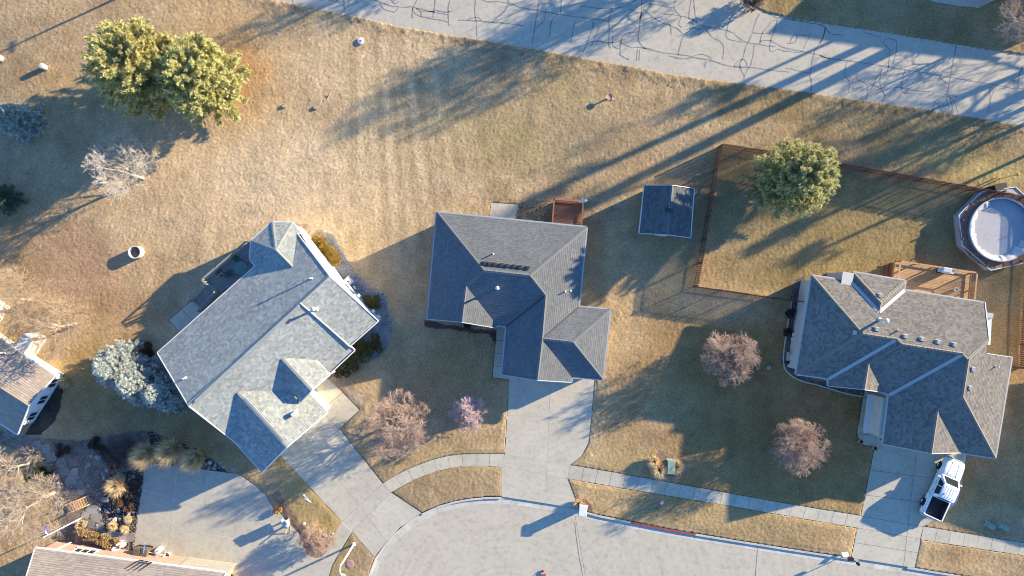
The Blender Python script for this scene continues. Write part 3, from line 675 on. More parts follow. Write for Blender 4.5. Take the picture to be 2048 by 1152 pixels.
def boxvent(house, p, rz, m, s=.36, h=.2):
    b = MB(); b.box(p+Vector((0,0,.02)), (s*1.35, s*1.35, .04), rz); b.add([Matrix.Translation(p) @ Matrix.Rotation(rz, 4, 'Z') @ Vector(v) for v in
      [(-s/2,-s/2,0),(s/2,-s/2,0),(s/2,s/2,0),(-s/2,s/2,0),(-s/2.4,-s/2.4,h),(s/2.4,-s/2.4,h),(s/2.4,s/2.4,h*1.2),(-s/2.4,s/2.4,h*1.2)]],
      [(0,3,2,1),(4,5,6,7),(0,1,5,4),(1,2,6,5),(2,3,7,6),(3,0,4,7)])
    return b.build('roof_vent', m, house)
def strip(parent, pts, w, m, name, lift=.03):
    "flat strip laid along a valley"
    b = MB()
    for a, c, n1, n2 in pts:
        a, c = Vector(a), Vector(c); d = (c-a).normalized()
        for n_ in (n1, n2):
            e = n_.cross(d).normalized()
            if e.z < 0: e = -e
            b.face([a+n_*lift, c+n_*lift, c+n_*lift+e*w, a+n_*lift+e*w])
    return b.build(name, m, parent)
def fnorm(V, ks):
    a, b, c = (Vector(V[k]) for k in ks[:3]); n = (b-a).cross(c-a).normalized(); return n if n.z > 0 else -n
def window(house, c, w, h, rz, frame=M['white'], panes=2, tilt=0):
    "sash window standing proud of a wall; rz is the direction the wall faces"
    f = MB(); R = Matrix.Translation(c) @ Matrix.Rotation(rz, 4, 'Z')
    def bx(mb, y, z, sy, sz, x=0, sx=.08): mb.box(R @ Vector((x, y, z)), (sx, sy, sz), rz)
    for s in (-1, 1): bx(f, s*w/2, 0, .09, h+.09); bx(f, 0, s*h/2, w-.091, .09)
    bx(f, 0, -h/2-.07, w+.25, .05, .04, .16)
    for i in range(1, panes): bx(f, -w/2+w*i/panes, 0, .05, h-.091)
    o = f.build('window', frame, house)
    for i in range(panes):
        g = MB(); bx(g, -w/2+w*(i+.5)/panes, 0, w/panes-.02, h-.02, -.02, .03); g.build('pane', M['glass'], o)
    return o
def garage_door(house, c, w, h, rz, m=M['white']):
    o = None
    for i in range(4):
        b = MB(); b.box(Vector(c)+Vector((0,0,h*(i+.5)/4)), (.06, w, h/4-.02), rz)
        for k in range(6):
            b.box(Matrix.Translation(c) @ Matrix.Rotation(rz, 4, 'Z') @ Vector((.035, -w/2+w*(k+.5)/6, h*(i+.5)/4)), (.02, w/6*.75, h/4*.6), rz)
        if o is None: o = b.build('garage_door', m, house)
        else: b.build('door_panel', m, o)
    return o
def door(house, c, rz, m):
    b = MB(); b.box(Vector(c)+Vector((0,0,1.02)), (.08, .95, 2.04), rz); o = b.build('door', m, house)
    b = MB(); b.box(Matrix.Translation(c) @ Matrix.Rotation(rz, 4, 'Z') @ Vector((.08, .36, 1.0)), (.06, .05, .14), rz); b.build('handle', M['metal'], o)

# roof corners (x, y, z in metres) and planes
B_V={'nw': (-6.733, 6.804, 2.842), 'ne': (6.705, 5.452, 2.839), 'ie': (5.99, -1.696, 2.879), 'bne': (8.798, -1.928, 2.838), 'bse': (8.136, -8.199, 2.869), 'bsw': (5.383, -8.012, 2.829), 'wfe': (5.31, -8.442, 2.833), 'wf': (2.213, -8.063, 4.292), 'wfw': (-0.891, -7.759, 2.833), 'v1': (-0.505, -3.454, 2.852), 'v0': (-1.341, -3.32, 2.87), 'gf': (-4.397, -2.971, 4.339), 'gfe': (-1.41, -3.563, 2.885), 'g': (-4.025, 0.2, 4.382), 'sw': (-7.602, -2.758, 2.832), 'r1': (-2.418, 1.505, 5.079), 'r2': (1.534, 1.084, 5.09), 'r3': (2.942, -0.644, 4.355), 'k1': (2.626, -4.434, 4.348), 'k2': (5.33, -4.725, 4.34)}
B_F={'N': ['nw', 'ne', 'r2', 'r1'], 'W': ['nw', 'r1', 'g', 'gf', 'sw'], 'S': ['r1', 'r2', 'r3', 'v1', 'v0', 'g'], 'E': ['r2', 'ne', 'ie', 'k1', 'r3'], 'E2': ['k1', 'bsw', 'wfe', 'wf'], 'WW': ['r3', 'k1', 'wf', 'wfw', 'v1'], 'BN': ['ie', 'bne', 'k2', 'k1'], 'BE': ['bne', 'bse', 'k2'], 'BS': ['k1', 'k2', 'bse', 'bsw'], 'GE': ['g', 'v0', 'gfe', 'gf']}
C_V={'nw': (26.853, 1.106, 3.096), 'n1': (30.28, 0.587, 3.08), 'dn': (30.463, 1.424, 3.111), 'dne': (35.199, 0.634, 3.108), 'da': (32.385, -1.29, 4.191), 'dv': (32.245, -2.108, 4.177), 'n2': (35.082, -0.194, 3.083), 'ne': (42.289, -1.328, 3.072), 'm1': (41.603, -4.511, 4.588), 'x': (41.353, -5.735, 4.606), 'ene': (44.711, -6.225, 3.112), 'ese': (43.251, -15.222, 3.087), 'q': (38.761, -9.359, 5.466), 'p1': (30.315, -3.96, 5.173), 'p2': (33.249, -4.42, 5.165), 'p3': (33.586, -4.844, 5.339), 'p4': (38.919, -5.662, 5.318), 'p5': (39.241, -6.089, 5.495), 'sw': (25.439, -7.685, 3.099), 'a': (28.325, -8.098, 3.109), 'a2': (28.303, -8.736, 3.133), 'g': (31.245, -6.529, 4.361), 'gf': (30.879, -8.876, 4.319), 'ge': (33.322, -9.331, 3.158), 'vb': (33.731, -9.56, 3.079), 'w3': (33.206, -13.932, 3.095), 'g3': (37.061, -10.65, 4.733), 'g3f': (36.531, -14.384, 4.708), 'g3e': (40.145, -14.723, 3.078)}
C_F={'N': ['dv', 'n2', 'ne', 'm1', 'p5', 'p4', 'p3', 'p2'], 'N2': ['nw', 'n1', 'dv', 'p2', 'p1'], 'DN': ['dn', 'dne', 'da'], 'DE': ['dne', 'n2', 'dv', 'da'], 'DW': ['dn', 'da', 'dv', 'n1'], 'W': ['nw', 'p1', 'sw'], 'S1': ['p1', 'p2', 'a', 'sw'], 'W2': ['a', 'p2', 'p3', 'g', 'gf', 'a2'], 'S2': ['p3', 'p4', 'vb', 'ge', 'g'], 'GE': ['g', 'ge', 'gf'], 'W3': ['p4', 'p5', 'q', 'g3', 'g3f', 'w3', 'vb'], 'S3': ['q', 'ese', 'g3e', 'g3'], 'GE3': ['g3', 'g3e', 'g3f'], 'E': ['p5', 'm1', 'x', 'ene', 'ese', 'q']}
A_V={'lw': (-31.754, -5.82, 3.004), 'nt': (-22.992, 1.991, 2.961), 'b1': (-23.51, 2.547, 2.986), 'b2': (-23.384, 4.236, 2.979), 'b3': (-21.469, 5.941, 2.997), 'b4': (-19.687, 5.854, 2.976), 'b5': (-18.725, 4.803, 2.955), 'hub': (-20.78, 3.335, 4.103), 're': (-19.338, 1.83, 4.049), 'vr': (-19.211, 4.824, 3.115), 'R1': (-15.76, 1.004, 5.33), 'R0': (-27.79, -10.097, 5.512), 'rm': (-18.231, -1.274, 5.367), 'ec': (-12.059, -2.969, 2.78), 'e1': (-14.559, -5.192, 2.845), 'e2': (-14.209, -5.615, 2.589), 'e3': (-16.471, -7.732, 2.613)}
A_F={'NW': ['lw', 'nt', 're', 'rm', 'R0'], 'NW2': ['re', 'vr', 'R1', 'rm'], 'SE': [], 'B1': ['nt', 'b1', 'hub', 're'], 'B2': ['b1', 'b2', 'hub'], 'B3': ['b2', 'b3', 'hub'], 'B4': ['b3', 'b4', 'hub'], 'B5': ['hub', 'b4', 'b5', 'vr', 're']}
# ---- centre house, charcoal hip roof
hB = thing('house', 'low house with a charcoal hip roof in the middle of the picture', 'house', (0,-1,0))
rB = roof(hB, B_V, B_F, M['roofB'], M['capB'], M['gutterB'], M['gutterB'])
walls_of(hB, B_V, ['nw','ne','ie','bne','bse','bsw','wfe','wf','wfw','v1','v0','gfe','gf','sw'], .42, M['taupe'], ('wf','gf'))
for x in (640,690,745,812,872,943,1003,1080):
    p = on_face(B_V, B_F['N'], 840+(x+18)*.1953, 400+(652+(x-640)*.105)*.1953)
    boxvent(hB, p, -.1, M['ventdark'], .30, .20)
pipe(hB, on_face(B_V, B_F['N'], 986, 508), .55, .05); pipe(hB, on_face(B_V, B_F['S'], 995, 576), 1.0, .09, cap=True); pipe(hB, on_face(B_V, B_F['E'], 1130, 583.5), .5, .05); pipe(hB, on_face(B_V, B_F['E'], 1141, 582), .12, .05)
strip(rB, [(B_V['r3'], B_V['v1'], fnorm(B_V, B_F['S']), fnorm(B_V, B_F['WW'])), (B_V['k1'], B_V['ie'], fnorm(B_V, B_F['E']), fnorm(B_V, B_F['BN']))], .07, M['ventdark'], 'valley_strip')  # near-black strips paint the dark shadow line of the valleys
garage_door(hB, (2.2,-7.62,.02), 4.9, 2.2, -math.pi/2-.1); garage_door(hB, (6.9,-7.72,.02), 2.5, 2.2, -math.pi/2-.1)
window(hB, (-6.0,-2.5,1.5), 1.6, 1.3, -math.pi/2-.1); window(hB, (-7.0,3.0,1.5), 1.4, 1.2, math.pi-.1); window(hB, (2.2,5.5,1.6), 1.8, 1.2, math.pi/2-.1); window(hB, (6.0,2.4,1.6), 1.4, 1.2, -.1)
door(hB, (-.7,-3.0,.03), -math.pi/2-.1, M['mulchred'])
# ---- east house, brown shingles
hC = thing('house', 'cream house with a weathered brown cross-hipped roof beside the fenced yard', 'house', (34,-6,0))
rC = roof(hC, C_V, C_F, M['roofC'], M['capC'], M['gutterC'], M['gutterC'])
walls_of(hC, C_V, ['nw','n1','dn','dne','n2','ne','m1','x','ene','ese','g3e','g3f','w3','vb','ge','gf','a2','a','sw'], .34, M['cream'], ('m1','x','gf','g3f'))
vs = []
for a, b_, f, g in (('p2','a','S1','W2'), ('p4','vb','S2','W3'), ('dv','n2','DE','N'), ('dv','n1','DW','N')):
    vs.append((C_V[a], C_V[b_], fnorm(C_V, C_F[f]), fnorm(C_V, C_F[g])))
strip(rC, vs, .17, M['valley'], 'valley_strip', .034)
for (x, y) in ((852,262),(822,548),(1066,610),(1208,634),(1346,657),(1484,680)):
    f = 'DN' if y < 300 else 'N'
    boxvent(hC, on_face(C_V, C_F[f], 1560+x*.2344, 530+y*.2344), -.17, M['ventbox'], .34, .18)
for (x, y) in ((1640,248),(1615,408)): boxvent(hC, on_face(C_V, C_F['E'], 1560+x*.2344, 680+y*.2344), -.17, M['ventbox'], .34, .18)
boxvent(hC, on_face(C_V, C_F['W'], 1560+640*.2344, 530+578*.2344), -.17, M['ventbox'], .3, .14)
pipe(hC, on_face(C_V, C_F['N'], 1759, 640), 1.15, .11, cap=True); pipe(hC, on_face(C_V, C_F['N'], 1795, 661), .5, .05); pipe(hC, on_face(C_V, C_F['E'], 1990, 733), .5, .05)
b = MB(); b.box((29.95,.85,1.6), (.9,1.0,3.2), -.15); b.box((29.95,.85,3.22), (1.0,1.1,.05), -.15); b.build('chimney', M['cream'], hC)
b = MB(); b.prism([P2(*q_,2.6) for q_ in ((1970,629),(1984,631),(1981,690),(1968,690))], -.2, 2.6); b.build('bay_wall', M['white'], hC)
b = MB(); b.prism([P2(*q_,2.7) for q_ in ((1968,624),(1987,627),(1985,637),(1967,634))], 2.61, 2.75); b.build('bay_roof', M['gutterC'], hC)
b = MB(); b.prism([P2(1762,788),P2(1777,793),P2(1765,868),P2(1754,866)], 1.2, 1.22); 
# entry ledge along the garage wall
b = MB(); b.prism([(33.4,-9.9),(34.3,-9.8),(33.75,-13.2),(32.95,-13.3)], -.2, 2.75); b.build('entry_wall', M['cream'], hC)
b = MB(); b.prism([(32.92,-9.85),(33.4,-9.78),(32.95,-13.38),(32.5,-13.4)], 1.0, 1.12); b.build('wall_ledge', M['white'], hC)
for (px, py, z) in ((1590.5,669,1.6),(1588.5,678,1.4)):
    p = P(px, py, z); p.x = 25.85+(p.y+4)*.15; b = MB(); b.box(p, (.16,.2,.2), .15); b.build('meter', M['white'], hC)
garage_door(hC, (36.4,-13.95,.02), 4.9, 2.2, -math.pi/2-.16); window(hC, (27.2,-7.35,1.6), 1.6, 1.3, -math.pi/2-.15)
window(hC, (38.5,-1.15,1.6), 1.8, 1.3, math.pi/2-.15); door(hC, (32.4,-9.0,.03), -math.pi/2-.15, M['deckred'])
# ---- west house, pale shingles, white siding
hA = thing('house', 'white-sided house with pale grey mottled shingles set diagonally beside the spruces', 'house', (-21,-4,0))
def g_pt(R, d, al, sd, z): return (R[0]+d[0]*al-d[1]*sd, R[1]+d[1]*al+d[0]*sd, z)
d1, d2 = (.68,-.733), (.672,-.7405)
R1_, R2_ = (-20.12,-6.18), (-23.93,-9.12)
A_V.update(L=(-24.35,-14.29,2.75), m2=(-20.6,-11.62,2.60))
A_F['SE'] = ['R1','ec','e1','e2','e3','m2','L','R0','rm']
A_V.update(g1r=(*R1_,4.33), g1f=g_pt(R1_,d1,3.8,0,4.33), g1a=g_pt(R1_,d1,0.2,1.78,3.34), g1b=g_pt(R1_,d1,3.8,1.78,3.34), g1c=g_pt(R1_,d1,0.2,-1.78,3.34), g1d=g_pt(R1_,d1,3.8,-1.78,3.34),
           g2r=(*R2_,4.58), g2f=g_pt(R2_,d2,6.42,0,4.58), g2a=g_pt(R2_,d2,.2,3.97,2.6), g2b=g_pt(R2_,d2,6.49,3.97,2.6), g2c=g_pt(R2_,d2,.6,-4.03,2.6), g2d=g_pt(R2_,d2,6.5,-4.03,2.6))
A_G = {'G1E': ['g1r','g1f','g1b','g1a'], 'G1W': ['g1r','g1f','g1d','g1c'], 'G2E': ['g2r','g2f','g2b','g2a'], 'G2W': ['g2r','g2f','g2d','g2c']}
rA = roof(hA, A_V, A_F, M['roofA'], M['capA'], M['white'], M['white'], gw=.09)
mb = MB()
for f, ks in A_G.items(): roof_face(mb, [A_V[k] for k in ks]); under(mb, [A_V[k] for k in ks])
rA2 = mb.build('porch_roof', M['roofA'], hA)
for a, b_, nm in (('g1a','g1b','gutter'),('g2a','g2b','gutter'),('g2c','g2d','gutter'),('g1f','g1b','rake_trim'),('g1f','g1d','rake_trim'),('g2f','g2b','rake_trim'),('g2f','g2d','rake_trim')):
    t = MB(); a_, c_ = Vector(A_V[a]), Vector(A_V[b_])
    if nm == 'gutter': a_ = a_.lerp(c_, .42 if a[1] == '1' else .5 if a == 'g2a' else .38)
    t.bar(a_-Vector((0,0,.07)), c_-Vector((0,0,.07)), .09, .16); t.build(nm, M['white'], rA2)
for r_, f_ in (('g1r','g1f'),('g2r','g2f')):
    t = MB(); t.bar(Vector(A_V[r_])+Vector((0,0,.03)), Vector(A_V[f_])+Vector((0,0,.03)), .22, .05); t.build('ridge_cap', M['capA'], rA2)
# ridge vent strip and the raised seam between the two roof levels
ra, rb = Vector(A_V['rm']), Vector(A_V['R0']); t = MB(); t.bar(ra.lerp(rb,.02)+Vector((.12,-.12,.07)), ra.lerp(rb,.95)+Vector((.12,-.12,.07)), .3, .07); t.build('ridge_vent', M['capA'], rA)
ra, rb = Vector(A_V['g2r']), Vector(A_V['g2f']); t = MB(); t.bar(ra.lerp(rb,.12)+Vector((.1,.1,.05)), ra.lerp(rb,.9)+Vector((.1,.1,.05)), .22, .06); t.build('ridge_vent', M['capA'], rA2)
t = MB(); t.bar(Vector(A_V['rm'])+Vector((0,0,.05)), Vector(A_V['e1'])+Vector((.15,-.15,.02)), .08, .12); t.build('step_trim', M['white'], rA)
walls_of(hA, A_V, ['lw','nt','b1','b2','b3','b4','b5','R1','ec','e1','e3','L','R0'], .16, M['siding'], ('R1','R0'))
gw_ = [g_pt(R2_,d2,1.5,3.7,0)[:2], g_pt(R2_,d2,6.2,3.7,0)[:2], g_pt(R2_,d2,6.2,0,0)[:2], g_pt(R2_,d2,6.2,-3.75,0)[:2], g_pt(R2_,d2,3.0,-3.75,0)[:2]]
if area(gw_) < 0: gw_ = gw_[::-1]; tz = [2.6,2.6,4.4,2.6,2.6]
else: tz = [2.6,2.6,4.4,2.6,2.6]
walls(hA, gw_, tz, M['siding'])
for sd in (-1.6, 1.6):
    b = MB(); q = g_pt(R1_, d1, 3.6, sd, 0); b.box((q[0], q[1], 1.5), (.22,.22,3.6), -.8); b.build('porch_post', M['white'], hA)
q = on_face(A_V, A_F['SE'], 592, 800); 
garage_door(hA, g_pt(R2_,d2,6.25,0,.02), 4.9, 2.2, math.atan2(d2[1], d2[0]))
wdir = math.atan2(.67, .742)
for t_, z_, w_ in ((.30,1.7,1.1),(.62,1.7,1.4)):
    a_ = Vector(A_V['vr']).lerp(Vector(A_V['ec']), t_); window(hA, (a_.x-.10, a_.y-.09, z_), w_, 1.2, wdir)
b = MB(); a_ = Vector(A_V['R1']); b.box((a_.x-.12, a_.y-.1, 4.1), (.06,.5,.7), wdir); b.build('gable_vent', M['ventbox'], hA)
pipe(hA, on_face(A_V, A_F['NW2'], 624, 557), .8, .06); pipe(hA, on_face(A_V, A_F['SE'], 633, 618), 1.0, .1, cap=True); pipe(hA, on_face(A_V, A_F['NW'], 371, 756), .6, .07)
q = Vector(g_pt(R2_, d2, 4.6, 2.2, 3.5)); b = MB(); b.box(q+Vector((0,0,.35)), (.28,.5,.7), -.83); b.build('chimney', M['white'], hA)
for k, t_ in enumerate((.44,.80,.93)):
    a_ = Vector(A_V['R1']).lerp(Vector(A_V['ec']), t_*1.0-.0); b = MB(); b.box((a_.x+.05, a_.y+.05, 1.3), (.25,.3,.45), wdir); b.build('meter_box', M['ventbox'], hA)
# ---- neighbour at the left edge
e = 2.3
D_V = dict(a=tuple(P(109.4,751.5,e)), b=tuple(P(34.4,868,e)))
dD = (Vector(D_V['a'])-Vector(D_V['b'])); uD = Vector((-dD.y, dD.x, 0)).normalized()
rg = P(57,812,3.4); D_V.update(r=tuple(rg), r2=tuple(rg+uD*12), a2=tuple(Vector(D_V['a'])+uD*12), b2=tuple(Vector(D_V['b'])+uD*12))
hD = thing('house', 'tan-roofed white house cut off by the left edge of the picture', 'house', tuple(P(10,790)))
rD = roof(hD, D_V, {'N': ['a','a2','r2','r'], 'S': ['b','b2','r2','r']}, M['roofD'], M['capD'], M['white'], M['white'])
walls_of(hD, D_V, ['a','r','b','b2','r2','a2'], .45, M['siding'], ('r','r2'))
rzD = math.atan2(-uD.y, -uD.x)
for t_ in (.20,.49,.78):
    c_ = Vector(D_V['a']).lerp(Vector(D_V['b']), t_)+uD*.38; window(hD, (c_.x, c_.y, 1.0), .95, 1.1, rzD)
b = MB(); c_ = Vector(D_V['a'])+uD*4.2+Vector((.25,.25,0)); b.box((c_.x, c_.y, .9), (2.4,1.0,2.2), rzD+math.pi/2); b.build('bay', M['siding'], hD)
b = MB(); c_ = Vector(D_V['a'])+uD*9.0+Vector((.55,.65,0)); b.box((c_.x, c_.y, 1.2), (2.6,1.6,2.6), rzD+math.pi/2); b.build('entry', M['siding'], hD)
pipe(hD, P(8,705,2.6), 1.6, .09)
# ---- neighbour along the bottom edge
e = 2.7
E_V = dict(a=tuple(P(70.3,1096.6,e)), b=tuple(P(450,1146,e)))
dE = (Vector(E_V['b'])-Vector(E_V['a'])).normalized(); sE = Vector((dE.y, -dE.x, 0))
E_V.update(ra=tuple(Vector(E_V['a'])+sE*5+Vector((0,0,1.5))), rb=tuple(Vector(E_V['b'])+sE*5+Vector((0,0,1.5))), c=tuple(Vector(E_V['a'])+sE*10), d=tuple(Vector(E_V['b'])+sE*10))
hE = thing('house', 'brick house with a plain tan roof along the bottom edge beside the paved court', 'house', tuple(P(260,1190)))
roof(hE, E_V, {'N': ['a','b','rb','ra'], 'S': ['ra','rb','d','c']}, M['roofD'], M['capD'], M['white'], M['white'])
walls_of(hE, E_V, ['a','b','rb','d','c','ra'], .26, M['brick'], ('ra','rb'))
rzE = math.atan2(-sE.y, -sE.x)
def along(t_, out=0, z=0): v = Vector(E_V['a']).lerp(Vector(E_V['b']), t_)-sE*(-.22+out); return Vector((v.x, v.y, z))
window(hE, along(.22,-.02,1.6), 1.9, 1.1, rzE, panes=3)
garage_door(hE, along(.87,-.01,.02), 4.6, 2.1, rzE, M['taupe'])
b = MB(); b.bar(along(.735,.06,2.35), along(.99,.06,2.35), .2, .25); b.build('door_header', M['white'], hE)
b = MB(); b.bar(along(.10,.08,.2), along(.085,.08,2.5), .1, .1); b.build('downspout', M['white'], hE)
# ---- garden shed
e = 2.15
S_V = dict(nw=tuple(P(1290,371.5,e)), ne=tuple(P(1388,377.4,e)), se=tuple(P(1380.7,474.8,e)), sw=tuple(P(1278.9,466,e)))
S_V['rn'] = tuple((Vector(S_V['nw'])+Vector(S_V['ne']))/2+Vector((0,0,1.0))); S_V['rs'] = tuple((Vector(S_V['sw'])+Vector(S_V['se']))/2+Vector((0,0,1.0)))
hS = thing('shed', 'small dark-roofed garden shed just outside the fence', 'shed', tuple(P(1330,430)))
roof(hS, S_V, {'W': ['nw','rn','rs','sw'], 'E': ['ne','rn','rs','se']}, M['roofS'], M['capB'], M['gutterC'], M['white'], gw=.08)
walls_of(hS, S_V, ['nw','rn','ne','se','rs','sw'], .2, M['taupe'], ('rn','rs'))
for (x, y) in ((1334,420),(1342,421)): boxvent(hS, on_face(S_V, ['nw','rn','rs'], x, y), -.08, M['ventdark'], .26, .14)
door(hS, (Vector(S_V['sw']).lerp(Vector(S_V['se']), .5)+Vector((0,.12,-2.1))), -math.pi/2-.09, M['white'])
# ---- houses outside the frame whose shadows reach in
def far_house(name, label, cx, cy, w, d, rz, eave, rise, m, rm):
    h = thing(name, label, 'house', tuple(P(cx, cy))); c = P(cx, cy); R = Matrix.Translation(c) @ Matrix.Rotation(rz, 4, 'Z')
    T = lambda x, y, z: tuple(R @ Vector((x, y, z)))
    V = dict(a=T(-w/2,-d/2,eave), b=T(w/2,-d/2,eave), c=T(w/2,d/2,eave), d=T(-w/2,d/2,eave), r=T(-w/2,0,eave+rise), s=T(w/2,0,eave+rise))
    roof(h, V, {'S': ['a','b','s','r'], 'N': ['d','c','s','r']}, rm, M['capD'], M['white'], M['white'])
    walls_of(h, V, ['a','b','s','c','d','r'], .4, m, ('r','s'))
    window(h, T(-w/4,-d/2+.38,1.5), 1.6, 1.2, rz-math.pi/2); window(h, T(-w/2+.38,d/4,1.5), 1.4, 1.2, rz+math.pi)
    return h
far_house('house', 'neighbouring tan house past the right edge whose shade lies on the lawn', 2365, 820, 11, 15, .1-math.pi/2*0, 3.0, 2.6, M['cream'], M['roofD'])
far_house('house', 'house above the top right corner whose shade falls across the verge', 2075, -95, 14, 9, -.14, 2.9, 2.3, M['siding'], M['roofB'])
# ------------------------------------------------------------------ vegetation
def tri_mesh(name, V, F, C, m, parent, smooth=False):
    "mesh from numpy arrays; C is one colour per vertex"
    me = bpy.data.meshes.new(name); V = np.asarray(V, np.float32); F = np.asarray(F, np.int32); k = F.shape[1]
    me.vertices.add(len(V)); me.vertices.foreach_set('co', V.ravel()); nf = len(F)
    me.loops.add(nf*k); me.loops.foreach_set('vertex_index', F.ravel())
    me.polygons.add(nf); me.polygons.foreach_set('loop_start', np.arange(0, nf*k, k, dtype=np.int32)); me.polygons.foreach_set('loop_total', np.full(nf, k, np.int32))
    if C is not None:
        ca = me.color_attributes.new('Col', 'FLOAT_COLOR', 'POINT'); C = np.asarray(C, np.float32)
        ca.data.foreach_set('color', np.concatenate([C, np.ones((len(C), 1), np.float32)], 1).ravel())
    me.materials.append(m); me.update(); return meshobj(name, me, parent)
def unit(v): return v/np.maximum(np.linalg.norm(v, axis=-1, keepdims=True), 1e-9)
def blades(base, tip, width, col0, col1, rng):
    "thin triangles base->tip; returns V,F,C"
    n = len(base); d = tip-base
    s = unit(np.cross(d, rng.normal(size=(n, 3))))*np.asarray(width).reshape(-1, 1)
    V = np.stack([base-s, base+s, tip], 1).reshape(-1, 3); F = np.arange(3*n).reshape(-1, 3)
    C = np.stack([col0, col0, col1], 1).reshape(-1, 3); return V, F, C
def seg_tubes(A, B, r0, r1, n):
    "many straight tapered tubes at once"
    d = unit(B-A); up = np.where(np.abs(d[:, 2:3]) < .9, np.array([[0,0,1.0]]), np.array([[1.0,0,0]]))
    a = unit(np.cross(d, up)); b = np.cross(d, a); k = len(A); t = 2*np.pi*np.arange(n)/n
    ring = a[:, None, :]*np.cos(t)[None, :, None]+b[:, None, :]*np.sin(t)[None, :, None]
    V = np.concatenate([A[:, None]+ring*r0[:, None, None], B[:, None]+ring*r1[:, None, None]], 1).reshape(-1, 3)
    i = (np.arange(k)*2*n)[:, None]; j = np.arange(n)[None, :]; j2 = (j+1) % n
    F = np.stack([i+j, i+j2, i+n+j2, i+n+j], -1).reshape(-1, 4); return V, F
def bare_tree(name, label, base, h, R, mtrunk, mtwig, seed, mains=8, fork=.22, trunk_r=.12, levels=6, up=.55, group=None, flat=.8, cat='tree', twig=.011, kids=2.3):
    rng = np.random.default_rng(seed); base = Vector(base)
    root = thing(name, label, cat, tuple(base), group)
    big, fine = [], []                       # (A, B, r0, r1)
    b0 = np.array(base); lean = rng.normal(0, .04, 2); zf = h*fork
    p0 = b0-np.array([0,0,.1]); p1 = b0+np.array([lean[0]*zf, lean[1]*zf, zf]); big.append((p0, p1, trunk_r*1.25, trunk_r))
    top = b0+np.array([lean[0]*h, lean[1]*h, h*.62]); big.append((p1, top, trunk_r*.9, trunk_r*.3))
    centre = b0+np.array([0,0,h*(.5+fork*.35)])
    def inside_crown(p):
        q = (p-centre)/np.array([R, R, h*.55]); return q.dot(q)
    stack = []
    for i in range(mains):
        t = rng.uniform(0, .85); o = p1*(1-t)+top*t; az = 2*math.pi*(i*.382+rng.uniform(-.06, .06)); el = rng.uniform(.15, up+.5)*(.6+t*.6)
        d = np.array([math.cos(az)*math.cos(el), math.sin(az)*math.cos(el), math.sin(el)]); stack.append((o, d, R*rng.uniform(.42, .62), trunk_r*.4*(1-.4*t), 1))
    d = unit(top-p1); stack.append((top, d, h*.2, trunk_r*.3, 1))
    while stack:
        o, d, L, r, lv = stack.pop()
        n = 3 if lv < 3 else 2 if lv < 5 else 1; p = o; rr = r
        for s in range(n):
            d = unit(d+rng.normal(0, .14+.03*lv, 3)+np.array([0,0,.05])); q = p+d*L/n; r2 = max(twig*.7, rr*.78)
            (big if lv <= 2 else fine).append((p, q, rr, r2)); p, rr = q, r2
            if lv > 1 and inside_crown(p) > 1.04: break
            if lv < levels:
                for k in range(int(kids+rng.random()) if s == n-1 else int(kids-1+rng.random())):
                    if inside_crown(p) > 1.0 and rng.random() < .88: continue
                    ax = rng.normal(size=3); nd = unit(d*rng.uniform(.75, 1.2)+unit(ax-d*ax.dot(d))*rng.uniform(.45, .95))
                    stack.append((p, nd, L*rng.uniform(.5, .74), max(twig, rr*.62), lv+1))
    for lst, nm, m, ns in ((big, 'trunk', mtrunk, 5), (fine, 'crown', mtwig, 3)):
        A, B = np.array([x[0] for x in lst]), np.array([x[1] for x in lst]); V, F = seg_tubes(A, B, np.array([x[2] for x in lst]), np.array([x[3] for x in lst]), ns)
        tri_mesh(nm, V, F, None, m, root)
    return root
